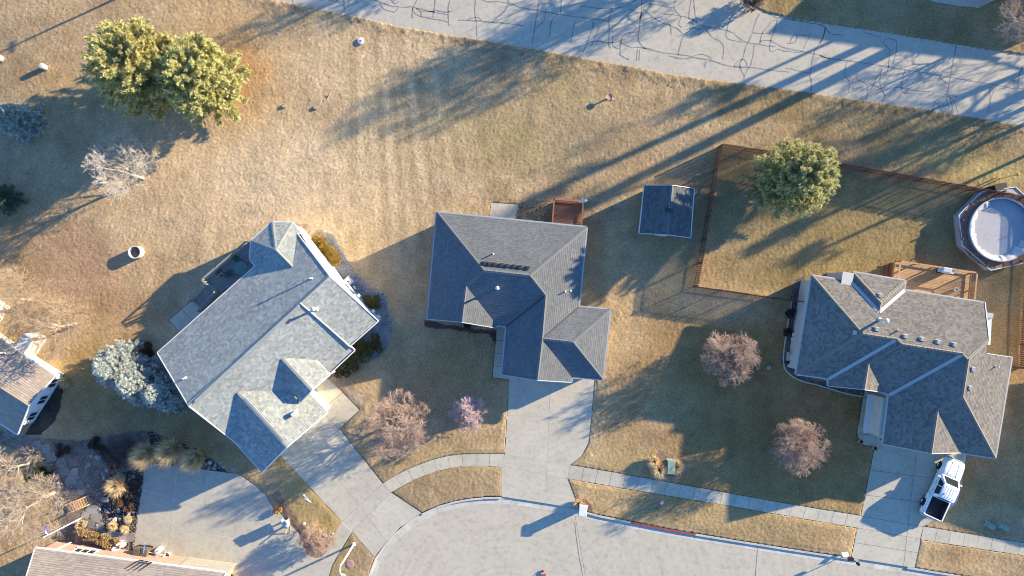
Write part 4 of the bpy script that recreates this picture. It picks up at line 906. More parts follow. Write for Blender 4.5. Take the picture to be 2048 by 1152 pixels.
def conifer(name, label, base, h, R, seed, style='pine', top_r=.3, group=None, z0=.12, cols=((.10,.14,.03),(.26,.26,.065)), dens=1.0, tuft=.24, lean=(0,0)):
    rng = np.random.default_rng(seed); base = np.array(base, float); root = thing(name, label, 'tree', tuple(base), group)
    A, B, r0, r1 = [], [], [], []; TP, TD = [], []
    axis = lambda z: base+np.array([lean[0]*z/h, lean[1]*z/h, z])
    k = 7
    for i in range(k): A.append(axis(h*i/k-.1)); B.append(axis(h*(i+1)/k-.1)); rr = .028*h; r0.append(rr*(1-i/k)+.02); r1.append(rr*(1-(i+1)/k)+.02)
    nb = int((110 if style == 'pine' else 190)*dens)
    for i in range(nb):
        t = (i+rng.uniform(0, 1))/nb; t = t**(.85); z = h*(z0+(1-z0)*t)
        if style == 'pine': prof = math.sin(math.pi*min(1, (.18+.82*(1-(z/h-z0)/(1-z0)))**.62*.5+.0))*1.0; rad = R*(prof*.85+.15)*rng.uniform(.6, 1.1)*(1 if z/h < .75 else .75)
        elif style == 'round': q = (z/h-z0)/(1-z0); rad = R*math.sqrt(max(.03, 1-(q*1.35-.42)**2 if q > .31 else 1-.0*(q)))*rng.uniform(.72, 1.05)
        else: rad = R*((1-(z/h))**.8*1.02+.06)*rng.uniform(.75, 1.06)
        az = i*2.39996+rng.uniform(-.35, .35); el = {'pine': rng.uniform(.0, .55), 'round': rng.uniform(-.05, .5), 'spruce': rng.uniform(-.18, .22)}[style]+.5*t*t
        d = np.array([math.cos(az)*math.cos(el), math.sin(az)*math.cos(el), math.sin(el)]); o = axis(z); n = 4; p = o
        br = .012+.012*rad
        for s in range(n):
            d = unit(d+rng.normal(0, .10, 3)+np.array([0,0,.07 if style != 'spruce' else .03])); q = p+d*rad/n
            A.append(p); B.append(q); r0.append(br*(1-s/n*.7)); r1.append(br*(1-(s+1)/n*.7))
            if s >= (1 if style == 'pine' else 0):
                m_ = int(max(1, rad*dens*{'pine': 1.5, 'round': 2.6, 'spruce': 2.6}[style])+rng.integers(0, 2))
                for u in range(m_):
                    w = rng.uniform(0, 1); c0 = p*(1-w)+q*w; sd = np.cross(d, [0,0,1]); L = rng.uniform(.15, .55)*min(1.2, rad*.4)*(1.05-.25*s/n)
                    td = unit(d*rng.uniform(.5, 1)+sd*rng.choice([-1, 1])*rng.uniform(.3, 1)+np.array([0,0,rng.uniform(-.12, .35)])); e = c0+td*L
                    A.append(c0); B.append(e); r0.append(.012); r1.append(.008); 
                    for w2 in (.45, 1.0):
                        TP.append(c0*(1-w2)+e*w2); TD.append(td)
            p = q
        TP.append(p); TD.append(d)
    V, F = seg_tubes(np.array(A), np.array(B), np.array(r0), np.array(r1), 3); tri_mesh('trunk', V, F, None, M['barkpine'], root)
    TP, TD = np.array(TP), np.array(TD); nt_, K = len(TP), 8
    dirs = unit(TD[:, None, :]*.8+rng.normal(size=(nt_, K, 3))*.75); ln = tuft*rng.uniform(.6, 1.15, (nt_, K, 1))
    b = np.repeat(TP, K, 0)+rng.normal(0, tuft*.22, (nt_*K, 3)); tip = b+(dirs*ln).reshape(-1, 3)
    mixv = rng.uniform(0, 1, (nt_, 1))*.7+.3*rng.uniform(0, 1, (nt_*K,)).reshape(nt_, K); mixv = mixv.reshape(-1, 1)
    c = np.array(cols[0])*(1-mixv)+np.array(cols[1])*mixv; dry = rng.uniform(size=(nt_*K, 1)) < .03; c = np.where(dry, np.array([.22,.14,.06]), c)
    V, F, C = blades(b, tip, tuft*rng.uniform(.13, .25, nt_*K), c*.85, c*1.1, rng)
    tri_mesh('crown', V, F, C, M['needle'], root); return root
def shrub(name, label, base, rx, ry, h, seed, cols, rz=0, n=1500, leaf=.10, group=None, lumps=7, cat='shrub'):
    "dome of small leaf sprays on short stems, in uneven lumps"
    rng = np.random.default_rng(seed); base = np.array(base, float); root = thing(name, label, cat, tuple(base), group)
    lc = np.stack([rng.uniform(-.62, .62, lumps), rng.uniform(-.62, .62, lumps), rng.uniform(.25, .62, lumps)], 1); lr = rng.uniform(.34, .5, lumps)
    k = rng.integers(0, lumps, n); d = unit(rng.normal(size=(n, 3))); d[:, 2] = np.abs(d[:, 2])*.9+.05; d = unit(d)
    q = lc[k]+d*lr[k][:, None]*rng.uniform(.55, 1.0, (n, 1)); S_ = np.array([rx, ry, h])
    c, s = math.cos(rz), math.sin(rz); Rm = np.array([[c,-s,0],[s,c,0],[0,0,1]])
    p = (q*S_) @ Rm.T+base; p[:, 2] = np.maximum(p[:, 2], base[2]+.04); K = 7
    dd = unit((d @ Rm.T)[:, None, :]*.7+rng.normal(size=(n, K, 3))*.7)
    b = np.repeat(p, K, 0)+rng.normal(0, leaf*.3, (n*K, 3)); tip = b+(dd*leaf*rng.uniform(.6, 1.3, (n, K, 1))).reshape(-1, 3)
    mv = (rng.uniform(0, 1, (n, 1))*.65+.35*rng.uniform(0, 1, (n, K))).reshape(-1, 1); col = np.array(cols[0])*(1-mv)+np.array(cols[1])*mv
    V, F, C = blades(b, tip, leaf*rng.uniform(.25, .42, n*K), col*.9, col*1.1, rng); tri_mesh('foliage', V, F, C, M['leaf'], root)
    m_ = 24; A = np.repeat(base[None], m_, 0)+rng.normal(0, .05, (m_, 3))*np.array([1,1,0]); B = p[rng.integers(0, n, m_)]
    V, F = seg_tubes(A, B, np.full(m_, .02), np.full(m_, .008), 4); tri_mesh('stem', V, F, None, M['twigdark'], root); return root
def grass_clump(name, label, base, R, h, seed, cols, n=1500, lean=(0,0), group=None, width=.014):
    rng = np.random.default_rng(seed); base = np.array(base, float); root = thing(name, label, 'ornamental grass', tuple(base), group)
    a = rng.uniform(0, 2*np.pi, n); r = np.sqrt(rng.uniform(0, 1, n))*R*.3; b = base+np.stack([np.cos(a)*r, np.sin(a)*r, np.zeros(n)], 1)
    o = R*rng.uniform(.15, 1.0, n); up = h*rng.uniform(.55, 1.05, n)*np.sqrt(np.maximum(.1, 1-(o/R*.7)**2))
    a2 = a+rng.normal(0, .5, n); mid = b+np.stack([np.cos(a2)*o*.35+lean[0]*.3, np.sin(a2)*o*.35+lean[1]*.3, up*.65], 1)
    tip = b+np.stack([np.cos(a2)*o+lean[0], np.sin(a2)*o+lean[1], up], 1)
    mv = rng.uniform(0, 1, (n, 1)); col = np.array(cols[0])*(1-mv)+np.array(cols[1])*mv
    s = unit(np.cross(tip-b, rng.normal(size=(n, 3))))*width*rng.uniform(.7, 1.5, (n, 1))
    V = np.stack([b-s, b+s, mid+s, mid-s, tip], 1).reshape(-1, 3); i = (np.arange(n)*5)[:, None]
    F = np.concatenate([i+np.array([[0,1,2]]), i+np.array([[0,2,3]]), i+np.array([[3,2,4]])], 1).reshape(-1, 3)
    C = np.stack([col*.7, col*.7, col, col, col*1.15], 1).reshape(-1, 3); tri_mesh('blades', V, F, C, M['straw'], root)
    b_ = MB(); b_.lathe([(R*.32,-.02),(R*.34,.06),(R*.2,.14),(.02,.16)], tuple(base), 9); b_.build('crown_base', M['bark'], root); return root
# two big pines at upper left
conifer('pine_tree', 'broad yellow-green pine, left of the touching pair on the upper lawn', P(336,168), 7.6, 4.4, 3, 'round', cols=((.34,.33,.12),(.88,.79,.37)), dens=1.3, tuft=.22, z0=.10)
conifer('pine_tree', 'broad yellow-green pine, right of the touching pair on the upper lawn', P(447,184), 7.2, 3.9, 4, 'round', cols=((.34,.34,.13),(.88,.82,.40)), dens=1.3, tuft=.22, z0=.10)
conifer('pine_tree', 'dense rounded olive-green pine standing over the fence line', P(1552,369), 7.7, 3.5, 5, 'round', cols=((.28,.29,.12),(.78,.74,.38)), dens=1.4, tuft=.19, z0=.07)
conifer('spruce_tree', 'blue spruce, upper of the two cut by the left edge', P(64,250), 5.0, 2.0, 6, 'spruce', cols=((.22,.29,.28),(.75,.82,.77)), dens=1.1, tuft=.16, z0=.04)
conifer('spruce_tree', 'blue spruce, lower of the two cut by the left edge', P(27,400), 4.0, 1.4, 8, 'spruce', cols=((.07,.12,.09),(.22,.28,.19)), dens=1.2, tuft=.15, z0=.04)
for i, (px, py, h, R, lab) in enumerate(((262,727,5.2,2.5,'frosty blue spruce, westernmost of the clump by the pale-roofed house'), (300,757,4.8,2.5,'frosty blue spruce in the middle of the clump by the pale-roofed house'), (346,778,4.4,2.3,'frosty blue spruce of the clump closest to the pale-roofed house'))):
    conifer('spruce_tree', lab, P(px, py), h, R, 20+i, 'spruce', cols=((.22,.28,.29),(.84,.87,.83)), dens=1.45, tuft=.17, z0=.03, group='blue spruces beside the pale-roofed house')
# bare deciduous trees
bare_tree('bare_tree', 'bare pale-barked tree leaning out of the big pines\' shadow', P(287,357), 7.0, 3.5, M['barkpale'], M['twigpale'], 31, mains=11, trunk_r=.15, levels=5, fork=.12, twig=.012, kids=2.2)
bare_tree('bare_tree', 'bare tan tree whose crown meets the left edge', P(66,600), 6.5, 4.0, M['barkpale'], M['twigtan'], 32, mains=12, trunk_r=.15, levels=5, fork=.16)
bare_tree('bare_tree', 'bare tan tree next to the tan-roofed house at the left', P(152,648), 5.8, 3.8, M['barkpale'], M['twigtan'], 33, mains=13, trunk_r=.14, levels=5, fork=.12)
bare_tree('bare_tree', 'wide bare tree over the garden in the lower left corner', P(108,985), 7.0, 3.9, M['barkpale'], M['twiggrey'], 34, mains=13, trunk_r=.17, levels=5, fork=.14)
bare_tree('bare_tree', 'bare grey tree at the left edge above the lower garden', P(62,925), 5.0, 2.6, M['barkpale'], M['twiggrey'], 35, mains=8, trunk_r=.15, levels=5, fork=.15)
bare_tree('bare_tree', 'round bare pinkish tree beside the diagonal driveway', P(806,838), 5.2, 3.1, M['bark'], M['twigpink'], 36, mains=20, trunk_r=.14, levels=5, fork=.2)
bare_tree('bare_tree', 'small open pink-barked tree at the edge of the centre lawn\'s shade', P(936,820), 3.7, 1.85, M['twigmauve'], M['twigmauve'], 37, mains=12, trunk_r=.07, levels=5, fork=.12, twig=.012)
bare_tree('bare_tree', 'round bare reddish tree, upper of the two on the shaded east lawn', P(1443,708), 4.4, 2.6, M['bark'], M['twigpink'], 38, mains=22, trunk_r=.12, levels=5, fork=.2)
bare_tree('bare_tree', 'round bare reddish tree, lower of the two on the shaded east lawn', P(1576,880), 4.4, 2.6, M['bark'], M['twigpink'], 39, mains=22, trunk_r=.12, levels=5, fork=.2)
bare_tree('bare_tree', 'bare grey tree filling the top right corner', P(2002,62), 5.5, 2.5, M['barkpale'], M['twiggrey'], 40, mains=9, trunk_r=.14, levels=5, fork=.2)
bare_tree('bare_shrub', 'rounded bare reddish shrub at the street end of the paved court', P(640,1074), 2.0, 1.75, M['twigpink'], M['twigpink'], 41, mains=16, trunk_r=.04, levels=5, fork=.06, up=.8, cat='shrub', twig=.012)
bare_tree('bare_shrub', 'dark bare shrub between the tan grasses and the blue spruces', P(250,900), 1.8, 1.7, M['twigdark'], M['twigdark'], 42, mains=14, trunk_r=.04, levels=5, fork=.06, up=.8, cat='shrub', twig=.01)
bare_tree('bare_shrub', 'dark bare shrub at the road edge, top middle', P(1500,8), 1.6, 1.2, M['twigdark'], M['twigdark'], 43, mains=14, trunk_r=.04, levels=5, fork=.06, up=.8, cat='shrub', twig=.012)
# trees beyond the frame whose shadows fall into it
for i, (px, py, h, R, tr, fk, upr, lab) in enumerate((
  (1452,-75,11,4.0,.28,.2,1.0,'bare tree above the top edge shading the road bend'), (1590,-150,13,4.2,.3,.2,1.1,'taller bare tree above the top edge shading the road bend'), (1330,-60,8,3.2,.2,.15,.8,'short bare tree above the top edge by the road bend'),
  (1010,-160,9.5,3.0,.25,.2,.8,'bare tree above the top edge shading the upper lawn'), (2062,-62,17,1.4,.30,.80,1.3,'tall straight-trunked tree past the top right corner, upper of two'), (2105,-62,18,1.6,.42,.78,1.3,'tall straight-trunked tree past the top right corner, lower of two'), (2010,-75,13,1.5,.14,.5,1.3,'slender tall tree behind the top right corner house'), (2230,165,12,1.2,.17,.75,1.3,'slender tall tree past the right edge level with the fence'), (2260,215,12,1.2,.14,.7,1.3,'slimmer tall tree past the right edge level with the fence'),
  (2330,20,12,4.2,.30,.3,1.0,'bare spreading tree past the right edge by the road'), (2390,30,15,3.2,.42,.5,1.2,'tall bare tree past the right edge by the road'), (2210,140,9,3.0,.22,.3,1.0,'bare tree past the right edge near the fence'))):
    bare_tree('bare_tree', lab, P(px, py), h, R, M['bark'], M['twigdark'], 50+i, mains=11, trunk_r=tr, levels=5 if i < 3 else 4, fork=fk, twig=.016 if i < 3 else .020, up=upr, kids=2.2 if i < 3 else 2.5)
# evergreen and golden shrubs along the west house
GOLD = ((.20,.13,.02),(.50,.34,.07)); DKG = ((.07,.07,.02),(.24,.20,.07))
for i, (px, py, r) in enumerate(((637,487,.75),(652,503,.85),(668,516,.8),(640,505,.6))):
    shrub('golden_shrub', ['golden evergreen shrub nearest the bay of the white-sided house','golden evergreen shrub, largest of the row by the white wall','golden evergreen shrub at the shady end of the row','golden evergreen shrub tight against the white wall'][i], P(px, py), r, r, .95, 60+i, GOLD, n=800, group='golden shrubs by the white wall')
shrub('evergreen_shrub', 'round dark evergreen shrub on gravel by the meters', P(746,601), .85, .85, 1.1, 64, DKG, n=1000)
for i, (px, py, r) in enumerate(((745,683,1.15),(722,700,1.3),(703,722,1.1),(686,738,.8),(735,705,.9))):
    shrub('evergreen_shrub', ['dark evergreen shrub, easternmost of the bed under the eave','dark evergreen shrub, broad one in the middle of the eave bed','dark evergreen shrub, third along the eave bed','dark evergreen shrub at the walkway end of the eave bed','dark evergreen shrub on the lawn side of the eave bed'][i], P(px, py), r, r, .9, 70+i, DKG, n=800, group='evergreens in the eave bed')
shrub('evergreen_shrub', 'rust-brown shrub between the spruces and the house wall', P(295,700), .8, .8, 1.0, 76, ((.05,.025,.015),(.16,.08,.045)), n=700)
shrub('evergreen_shrub', 'dark green shrub behind the lower left bare tree', P(95,945), 1.2, 1.0, 1.0, 77, ((.02,.03,.012),(.08,.10,.03)), n=900)
shrub('evergreen_shrub', 'yellow-green shrub among the twigs at the lower left', P(50,958), .6, .6, .8, 78, ((.25,.24,.06),(.5,.46,.16)), n=500)
shrub('dry_shrub', 'cream seed-headed shrub by the wooden bridge', P(170,1044), .55, .5, .8, 79, ((.45,.34,.19),(.72,.58,.38)), n=420, leaf=.09)
for i, (px, py, rx) in enumerate(((190,1070,.9),(212,1077,.95),(230,1083,.8),(170,1062,.5))):
    shrub('dry_shrub', ['tan dry shrub along the brick wall, under the window','tan dry shrub along the brick wall, middle one','tan dry shrub along the brick wall nearest the court','small rusty pot-side shrub by the brick wall'][i], P(px, py), rx, .6, .8, 80+i, ((.24,.15,.07),(.50,.36,.19)), rz=-.2, n=600, leaf=.11, group='dry shrubs along the brick wall')
shrub('dry_shrub', 'rusty orange shrub in the planter at the court\'s bottom edge', P(463,1158), .5, .5, .8, 85, ((.30,.13,.02),(.62,.34,.06)), n=450)
shrub('dry_shrub', 'orange dry shrub beside the court mailbox', P(557,1016), .45, .45, .5, 86, ((.34,.20,.08),(.62,.40,.18)), n=350)
for i, (px, py) in enumerate(((1578,627),(1572,665),(1582,722),(1745,835),(1742,858),(937,650))):
    shrub('bare_shrub', ['low dark shrub in the stone bed by the fence end','low dark shrub half way along the stone bed','low dark shrub by the two wall units','red-brown shrub in the walkway bed, upper','red-brown shrub in the walkway bed, lower','grey dormant shrub at the centre house\'s front bed'][i], P(px, py), .45, .42, .5, 90+i, ((.05,.035,.03),(.13,.075,.06)), n=240, leaf=.12)
for i, (px, py, r, lab) in enumerate(((215,905,.8,'brown dormant shrub in the rock garden below the dark bare shrub'), (190,885,.7,'brown dormant shrub at the top of the rock garden'), (232,925,.6,'brown dormant shrub beside the largest boulder'), (265,985,.55,'brown dormant shrub between boulders and the court'), (262,1012,.5,'rust dormant shrub low in the boulder bed'), (240,1002,.45,'rust dormant shrub among the small boulders'), (130,900,.7,'brown dormant shrub along the upper flagstones'), (275,965,.5,'brown dormant shrub against the court\'s left edge'))):
    shrub('dormant_shrub', lab, P(px, py), r, r*.9, .55, 120+i, ((.06,.04,.03),(.20,.13,.10) if 'brown' in lab else (.26,.12,.07)), n=260, leaf=.13)
# dry ornamental grasses
STRAW = ((.34,.25,.14),(.66,.52,.33)); PALE = ((.50,.38,.22),(.86,.70,.46)); OLV = ((.50,.37,.20),(.92,.74,.46))
for px, py, R, h, c, s, lab in ((305,902,1.3,2.5,OLV,100,'tall tan grass clump, left of three along the court'), (355,895,1.4,2.6,OLV,101,'tall tan grass clump, middle of three along the court'), (400,912,1.25,2.4,OLV,102,'tall tan grass clump, right of three along the court'),
   (240,967,1.05,1.2,PALE,103,'bright straw grass clump in the rock garden'), (247,952,.6,.8,OLV,104,'small tan grass behind the bright straw clump'), (1308,919,.65,.9,PALE,105,'straw grass clump by the utility boxes, left'), (1318,936,.85,1.0,PALE,106,'straw grass clump by the utility boxes, nearest the sidewalk'), (1352,929,.8,1.0,PALE,107,'straw grass clump by the utility boxes, right'),
   (262,1035,.42,.5,PALE,108,'small pale grass tuft in the rock bed, upper'), (255,1055,.45,.5,PALE,109,'small pale grass tuft in the rock bed, lower'), (232,1047,.5,.6,OLV,110,'small olive grass tuft in the rock bed'), (1158,1003,.5,.6,PALE,111,'dry grass tuft at the brick mailbox'), (135,762,.6,.7,OLV,112,'tan grass at the corner of the tan-roofed house')):
    v = P(px, py); d = Vector((v.x, v.y)).normalized(); grass_clump('ornamental_grass', lab, v, R, h, s, c, n=int(1100*R), lean=(-.15,-.12))
# stones: boulders one by one, gravel as a mass
def rock_mesh(seed):
    rng = np.random.default_rng(seed); b = MB(); b.lathe([(.35,-.1),(.5,.12),(.46,.3),(.25,.45),(.05,.5)], (0,0,0), 7)
    b.v = [tuple(np.array(v)*(1+rng.normal(0, .11, 3))) for v in b.v]; me = bpy.data.meshes.new('rock'); me.from_pydata(b.v, [], b.f); me.materials.append(M['stone']); return me
ROCKS = [rock_mesh(s) for s in range(5)]
def rock(px, py, s, lab, grp, i):
    o = bpy.data.objects.new('rock', ROCKS[i % 5]); COL.objects.link(o); o.location = P(px, py, .01); o.rotation_euler = (0, 0, i*1.3); o.scale = (s, s*random.uniform(.7, 1.0), s*random.uniform(.55, .8)); tag(o, lab, 'rock', grp)
for i, (x, y, s) in enumerate(((800,570,.9),(870,590,.45),(905,650,.42),(970,632,.6),(985,670,.6),(1020,665,.45),(812,655,.5),(838,640,.3),(875,725,.75),(915,720,.4),(838,718,.4),(760,640,.4),(740,765,.35),(1020,400,.6),(985,480,.35),(978,500,.35),(790,370,.6),(792,402,.4),(815,345,.45),(755,245,.9),(785,280,.5),(700,235,.4),(675,462,.35),(680,300,.5),(660,320,.4),(1085,425,.25),(945,880,.3),(890,790,.35))):
    rock(x/3.813, 850+y/3.813, s*.85, 'pale boulder lying in the dark rock garden west of the paved court', 'boulders of the rock garden', i)
for i, (x, y, s) in enumerate(((720,190,.55),(765,212,.45),(755,240,.45),(710,240,.35),(800,175,.4),(835,225,.5),(690,210,.35))): rock(250+x*.2361, 880+y*.2361, s*.8, 'white stone in the black bed above the paved court', 'white stones above the court', i)
rock(466,936,.5,'long white stone at the tip of the black bed','',3)
for i, (px, py, s) in enumerate(((1560.0,0,0),(651,1072,.5),(648,1082,.3),(665,1068,.35))):
    if s: rock(px, py, s, ['','pale green-white stone beside the reddish shrub','small white stone below the pale green-white one','tan stone at the corner of the court bed'][i], '', i)
def gravel(name, poly, n, size, cols, seed, z=.03):
    rng = np.random.default_rng(seed); xs = [p[0] for p in poly]; ys = [p[1] for p in poly]
    X = rng.uniform(min(xs), max(xs), n*4); Y = rng.uniform(min(ys), max(ys), n*4); k = inside(poly, X, Y); X, Y = X[k][:n], Y[k][:n]; n = len(X)
    oc = np.array([(1,0,0),(0,1,0),(-1,0,0),(0,-1,0),(0,0,.8)]); sc = size*rng.uniform(.5, 1.4, (n, 1, 1)); a = rng.uniform(0, 6.28, n)
    R = np.stack([np.stack([np.cos(a), -np.sin(a), 0*a], -1), np.stack([np.sin(a), np.cos(a), 0*a], -1), np.stack([0*a, 0*a, 1+0*a], -1)], 1)
    V = np.einsum('nij,kj->nki', R, oc)*sc*rng.uniform(.7, 1.3, (n, 5, 1))+np.stack([X, Y, np.full(n, z)], -1)[:, None, :]
    i = (np.arange(n)*5)[:, None]; F = np.concatenate([i+np.array([[0,1,4]]), i+np.array([[1,2,4]]), i+np.array([[2,3,4]]), i+np.array([[3,0,4]])], 1).reshape(-1, 3)
    t = rng.uniform(0, 1, (n, 1)); c = np.array(cols[0])*(1-t)+np.array(cols[1])*t
    o = tri_mesh(name, V.reshape(-1, 3), F, np.repeat(c, 5, 0), M['gravel'], None); return struct(o, 'stuff')
gravel('gravel', BEDS[3][0], 5200, .05, ((.20,.18,.18),(.46,.43,.43)), 1)
gravel('gravel', BEDS[7][0], 2600, .045, ((.10,.085,.08),(.34,.31,.30)), 2)
gravel('gravel', BEDS[0][0], 5200, .06, ((.11,.09,.085),(.40,.36,.34)), 3)
gravel('red_mulch', BEDS[6][0], 1200, .05, ((.06,.03,.03),(.20,.10,.10)), 4)
gravel('leaf_litter', G((1040,405),(1105,400),(1104,446),(1030,442)), 900, .07, ((.12,.07,.04),(.40,.27,.15)), 5)
gravel('clods', G((880,80),(1330,152),(1420,170),(1420,186),(1330,172),(880,92)), 900, .055, ((.20,.15,.10),(.36,.27,.18)), 6)
# ------------------------------------------------------------------ fence
fence = thing('fence', 'reddish wooden picket fence round the east back yard', 'fence', tuple(P(1434,296)))
pk = MB(); pk.prism([(-.06,-.011),(.06,-.011),(.06,.011),(-.06,.011)], .05, 1.72); PK = None
def run(a, b, joined=False):
    global PK
    A_, B_ = Vector(P2(*a)), Vector(P2(*b)); L = (B_-A_).length; d = (B_-A_)/L; rz = math.atan2(d.y, d.x); nrm_ = Vector((-d.y, d.x))
    n = int(L/.2)
    if joined:
        row = MB()
        for i in range(n): c = A_+d*(.2*(i+.5))+nrm_*.05; row.box((c.x, c.y, .88), (.12,.022,1.67), rz)
        struct(row.build('picket_row', M['fence'], fence), 'stuff')
    for i in range(0 if joined else n):
        c = A_+d*(.2*(i+.5)); 
        if PK is None: o = pk.build('picket', M['fence'], fence); PK = o.data
        else: o = put(bpy.data.objects.new('picket', PK), fence)
        c = c+nrm_*.05; o.location = (c.x, c.y, random.uniform(-.015, .015)); o.rotation_euler = (random.uniform(-.015, .015), random.uniform(-.012, .012), rz)
    m = max(1, round(L/2.4))
    for i in range(m+1):
        c = A_+d*(L*i/m); b_ = MB(); b_.box((c.x, c.y, .86), (.08,.08,1.76), rz); b_.build('post', M['fence'], fence)
    for z in (.35, 1.45):
        b_ = MB(); b_.bar((A_.x, A_.y, z), (B_.x, B_.y, z), .04, .06); b_.build('rail', M['fence'], fence)
run((1434,296),(1386,573)); run((1434,296),(1530,310)); run((1530,310),(1673,335)); run((1673,335),(1984,391)); run((1984,391),(2052,403)); run((1386,574),(1597,604)); run((2051,404),(2037,736), True); run((2037,736),(2024,733), True)
# ------------------------------------------------------------------ decks
def boards(parent, poly, along, w, z, m, th=.04):
    "deck floor of separate boards; along = board direction"
    d = Vector(along).normalized(); n = Vector((-d.y, d.x)); s = [p[0]*n.x+p[1]*n.y for p in poly]; a, b_ = min(s), max(s); k = 0
    while a+k*w < b_:
        q = clip(poly, (n.x*(a+k*w+.006), n.y*(a+k*w+.006)), (n.x, n.y)); q = clip(q, (n.x*(a+(k+1)*w-.006), n.y*(a+(k+1)*w-.006)), (-n.x, -n.y)) if len(q) > 2 else q
        if len(q) > 2 and abs(area(q)) > .01:
            bb = MB(); bb.prism(q, z-th, z); bb.build('board', m, parent)
        k += 1
def railing(parent, pts, z, m, h=.95, post=.1, bal=.0, step=1.9, cap=.13):
    for a, b_ in zip(pts, pts[1:]):
        A_, B_ = Vector(a), Vector(b_); L = (B_-A_).length; d = (B_-A_)/L; rz = math.atan2(d.y, d.x); n = max(1, round(L/step))
        for i in range(n+1):
            c = A_+d*(L*i/n); b = MB(); b.box((c.x, c.y, z+h/2), (post, post, h+.08), rz); b.build('railing_post', m, parent)
        b = MB(); b.bar((A_.x, A_.y, z+h), (B_.x, B_.y, z+h), cap, .05); b.build('top_rail', m, parent)
        b = MB(); b.bar((A_.x, A_.y, z+.16), (B_.x, B_.y, z+.16), .05, .09); b.build('bottom_rail', m, parent)
        if bal:
            k = int(L/bal)
            for i in range(k):
                c = A_+d*(bal*(i+.5)); b = MB(); b.box((c.x, c.y, z+h/2), (.04,.04,h-.1), rz); b.build('baluster', m, parent)
def skirt(parent, poly, z, m):
    b = MB(); b.prism(inset(poly, .06), -.2, z-.045); b.build('deck_frame', m, parent)
dB = thing('deck', 'small red-stained deck behind the centre house', 'deck', tuple(P(1134,425)))
zB = .75; q = [P2(1107,400.5,zB), P2(1164.5,405.5,zB), P2(1160,462,zB), P2(1103,457,zB)]
skirt(dB, q, zB, M['deckred']); boards(dB, q, (1,-.09), .14, zB, M['deckred']); railing(dB, [q[3], q[0], q[1], q[2]], zB, M['deckred'], .98, .1, .14, 1.9)
dC = thing('deck', 'golden cedar deck with railing behind the east house', 'deck', tuple(P(1870,560)))
zC = .9; q = [P2(1789,523,zC), P2(1940,546,zC), P2(1933,616,zC), P2(1782,592,zC)]
skirt(dC, q, zC, M['deckgold']); boards(dC, q, (1,-.15), .14, zC, M['deckgold']); railing(dC, [q[0], q[1], q[2]], zC, M['deckgold'], .98, .1, .13*0, 1.85)
railing(dC, [q[0], (q[0][0]-.25, q[0][1]-2.0)], zC, M['deckgold'], .98, .1, 0, 1.9)
for i in range(4):
    b = MB(); a_ = P(1783-i*6.2,530-i*.6,0); b.box((a_.x, a_.y-.5, zC-.22*(i+1)), (.30,1.3,.05), -.15); b.build('step', M['deckred'], dC)
A_ = Vector(q[1]); B_ = Vector(q[2])
for i in range(28):
    c = A_.lerp(B_, (i+.5)/28); b = MB(); b.box((c.x, c.y, zC+.55), (.035,.035,.8), -.15); b.build('baluster', M['deckgold'], dC)
dA = thing('deck', 'shaded grey deck with stairs at the back of the white-sided house', 'deck', tuple(P(460,550)))
zA = 1.5; A1 = lambda x, y: (300+x*.2344, 430+y*.2344)
q = [P2(*A1(850,235),zA), P2(*A1(480,555),zA), P2(*A1(600,655),zA), P2(*A1(960,470),zA)]
skirt(dA, q, zA, M['deckgrey']); boards(dA, q, (1,.86), .14, zA, M['deckgrey']); railing(dA, [q[0], q[1], (q[1][0]+.45, q[1][1]-.4)], zA, M['deckgrey'], .98, .09, 0, 1.9, .15)
t0, t1 = Vector(P(*A1(545,615),zA)), Vector(P(*A1(410,775),.1)); sd_ = Vector((.72,-.62,0)); 
for i in range(7):
    c = t0.lerp(t1, (i+.5)/7); b = MB(); b.box(c, (.34,1.15,.05), math.atan2((t1-t0).y, (t1-t0).x)); b.build('step', M['deckgrey'], dA)
for s_ in (-.62,.62):
    n_ = Vector((-(t1-t0).y, (t1-t0).x, 0)).normalized()*s_; b = MB(); b.bar(t0+n_+Vector((0,0,.95)), t1+n_+Vector((0,0,.95)), .14, .06); b.build('hand_rail', M['deckgrey'], dA)
    b = MB(); b.bar(t0+n_-Vector((0,0,.1)), t1+n_-Vector((0,0,.1)), .06, .25); b.build('stringer', M['deckgrey'], dA)
    for e_ in (t0, t1): b = MB(); b.box(e_+n_+Vector((0,0,.45)), (.1,.1,1.1), .8); b.build('railing_post', M['deckgrey'], dA)
M['furn'] = plain('dark_green_furniture', (.06,.09,.085), .6, .15, 5); M['umb'] = plain('faded_green_canvas', (.13,.17,.16), .9, .15, 4)
def patio_chair(p, rz, label):
    r = thing('patio_chair', label, 'chair', tuple(p), 'chairs on the shaded deck', True); r.rotation_euler = (0,0,rz)
    b = MB(); b.box((0,0,.43), (.5,.5,.05)); b.build('seat', M['furn'], r); b = MB(); b.box((-.27,0,.75), (.05,.5,.62), 0, 0, -.2); b.build('backrest', M['furn'], r)
    for x in (-.22,.22):
        for y in (-.22,.22): b = MB(); b.box((x,y,.2), (.05,.05,.42)); b.build('leg', M['furn'], r)
    for y in (-.27,.27): b = MB(); b.box((0,y,.64), (.5,.05,.04)); b.build('armrest', M['furn'], r)
patio_chair(P(*A1(612,492),zA), 2.4, 'green patio chair nearest the deck stairs'); patio_chair(P(*A1(690,500),zA), .6, 'green patio chair between the stairs and the folded umbrella'); patio_chair(P(*A1(765,385),zA), -.8, 'green patio chair by the outer deck rail')
r = thing('patio_table', 'round green table with a folded canvas under the eave on the grey deck', 'table', tuple(P(*A1(800,455),zA)), None, True)
b = MB(); b.lathe([(.6,.70),(.62,.72),(.62,.74),(.58,.75)], (0,0,0), 20); b.build('table_top', M['umb'], r)
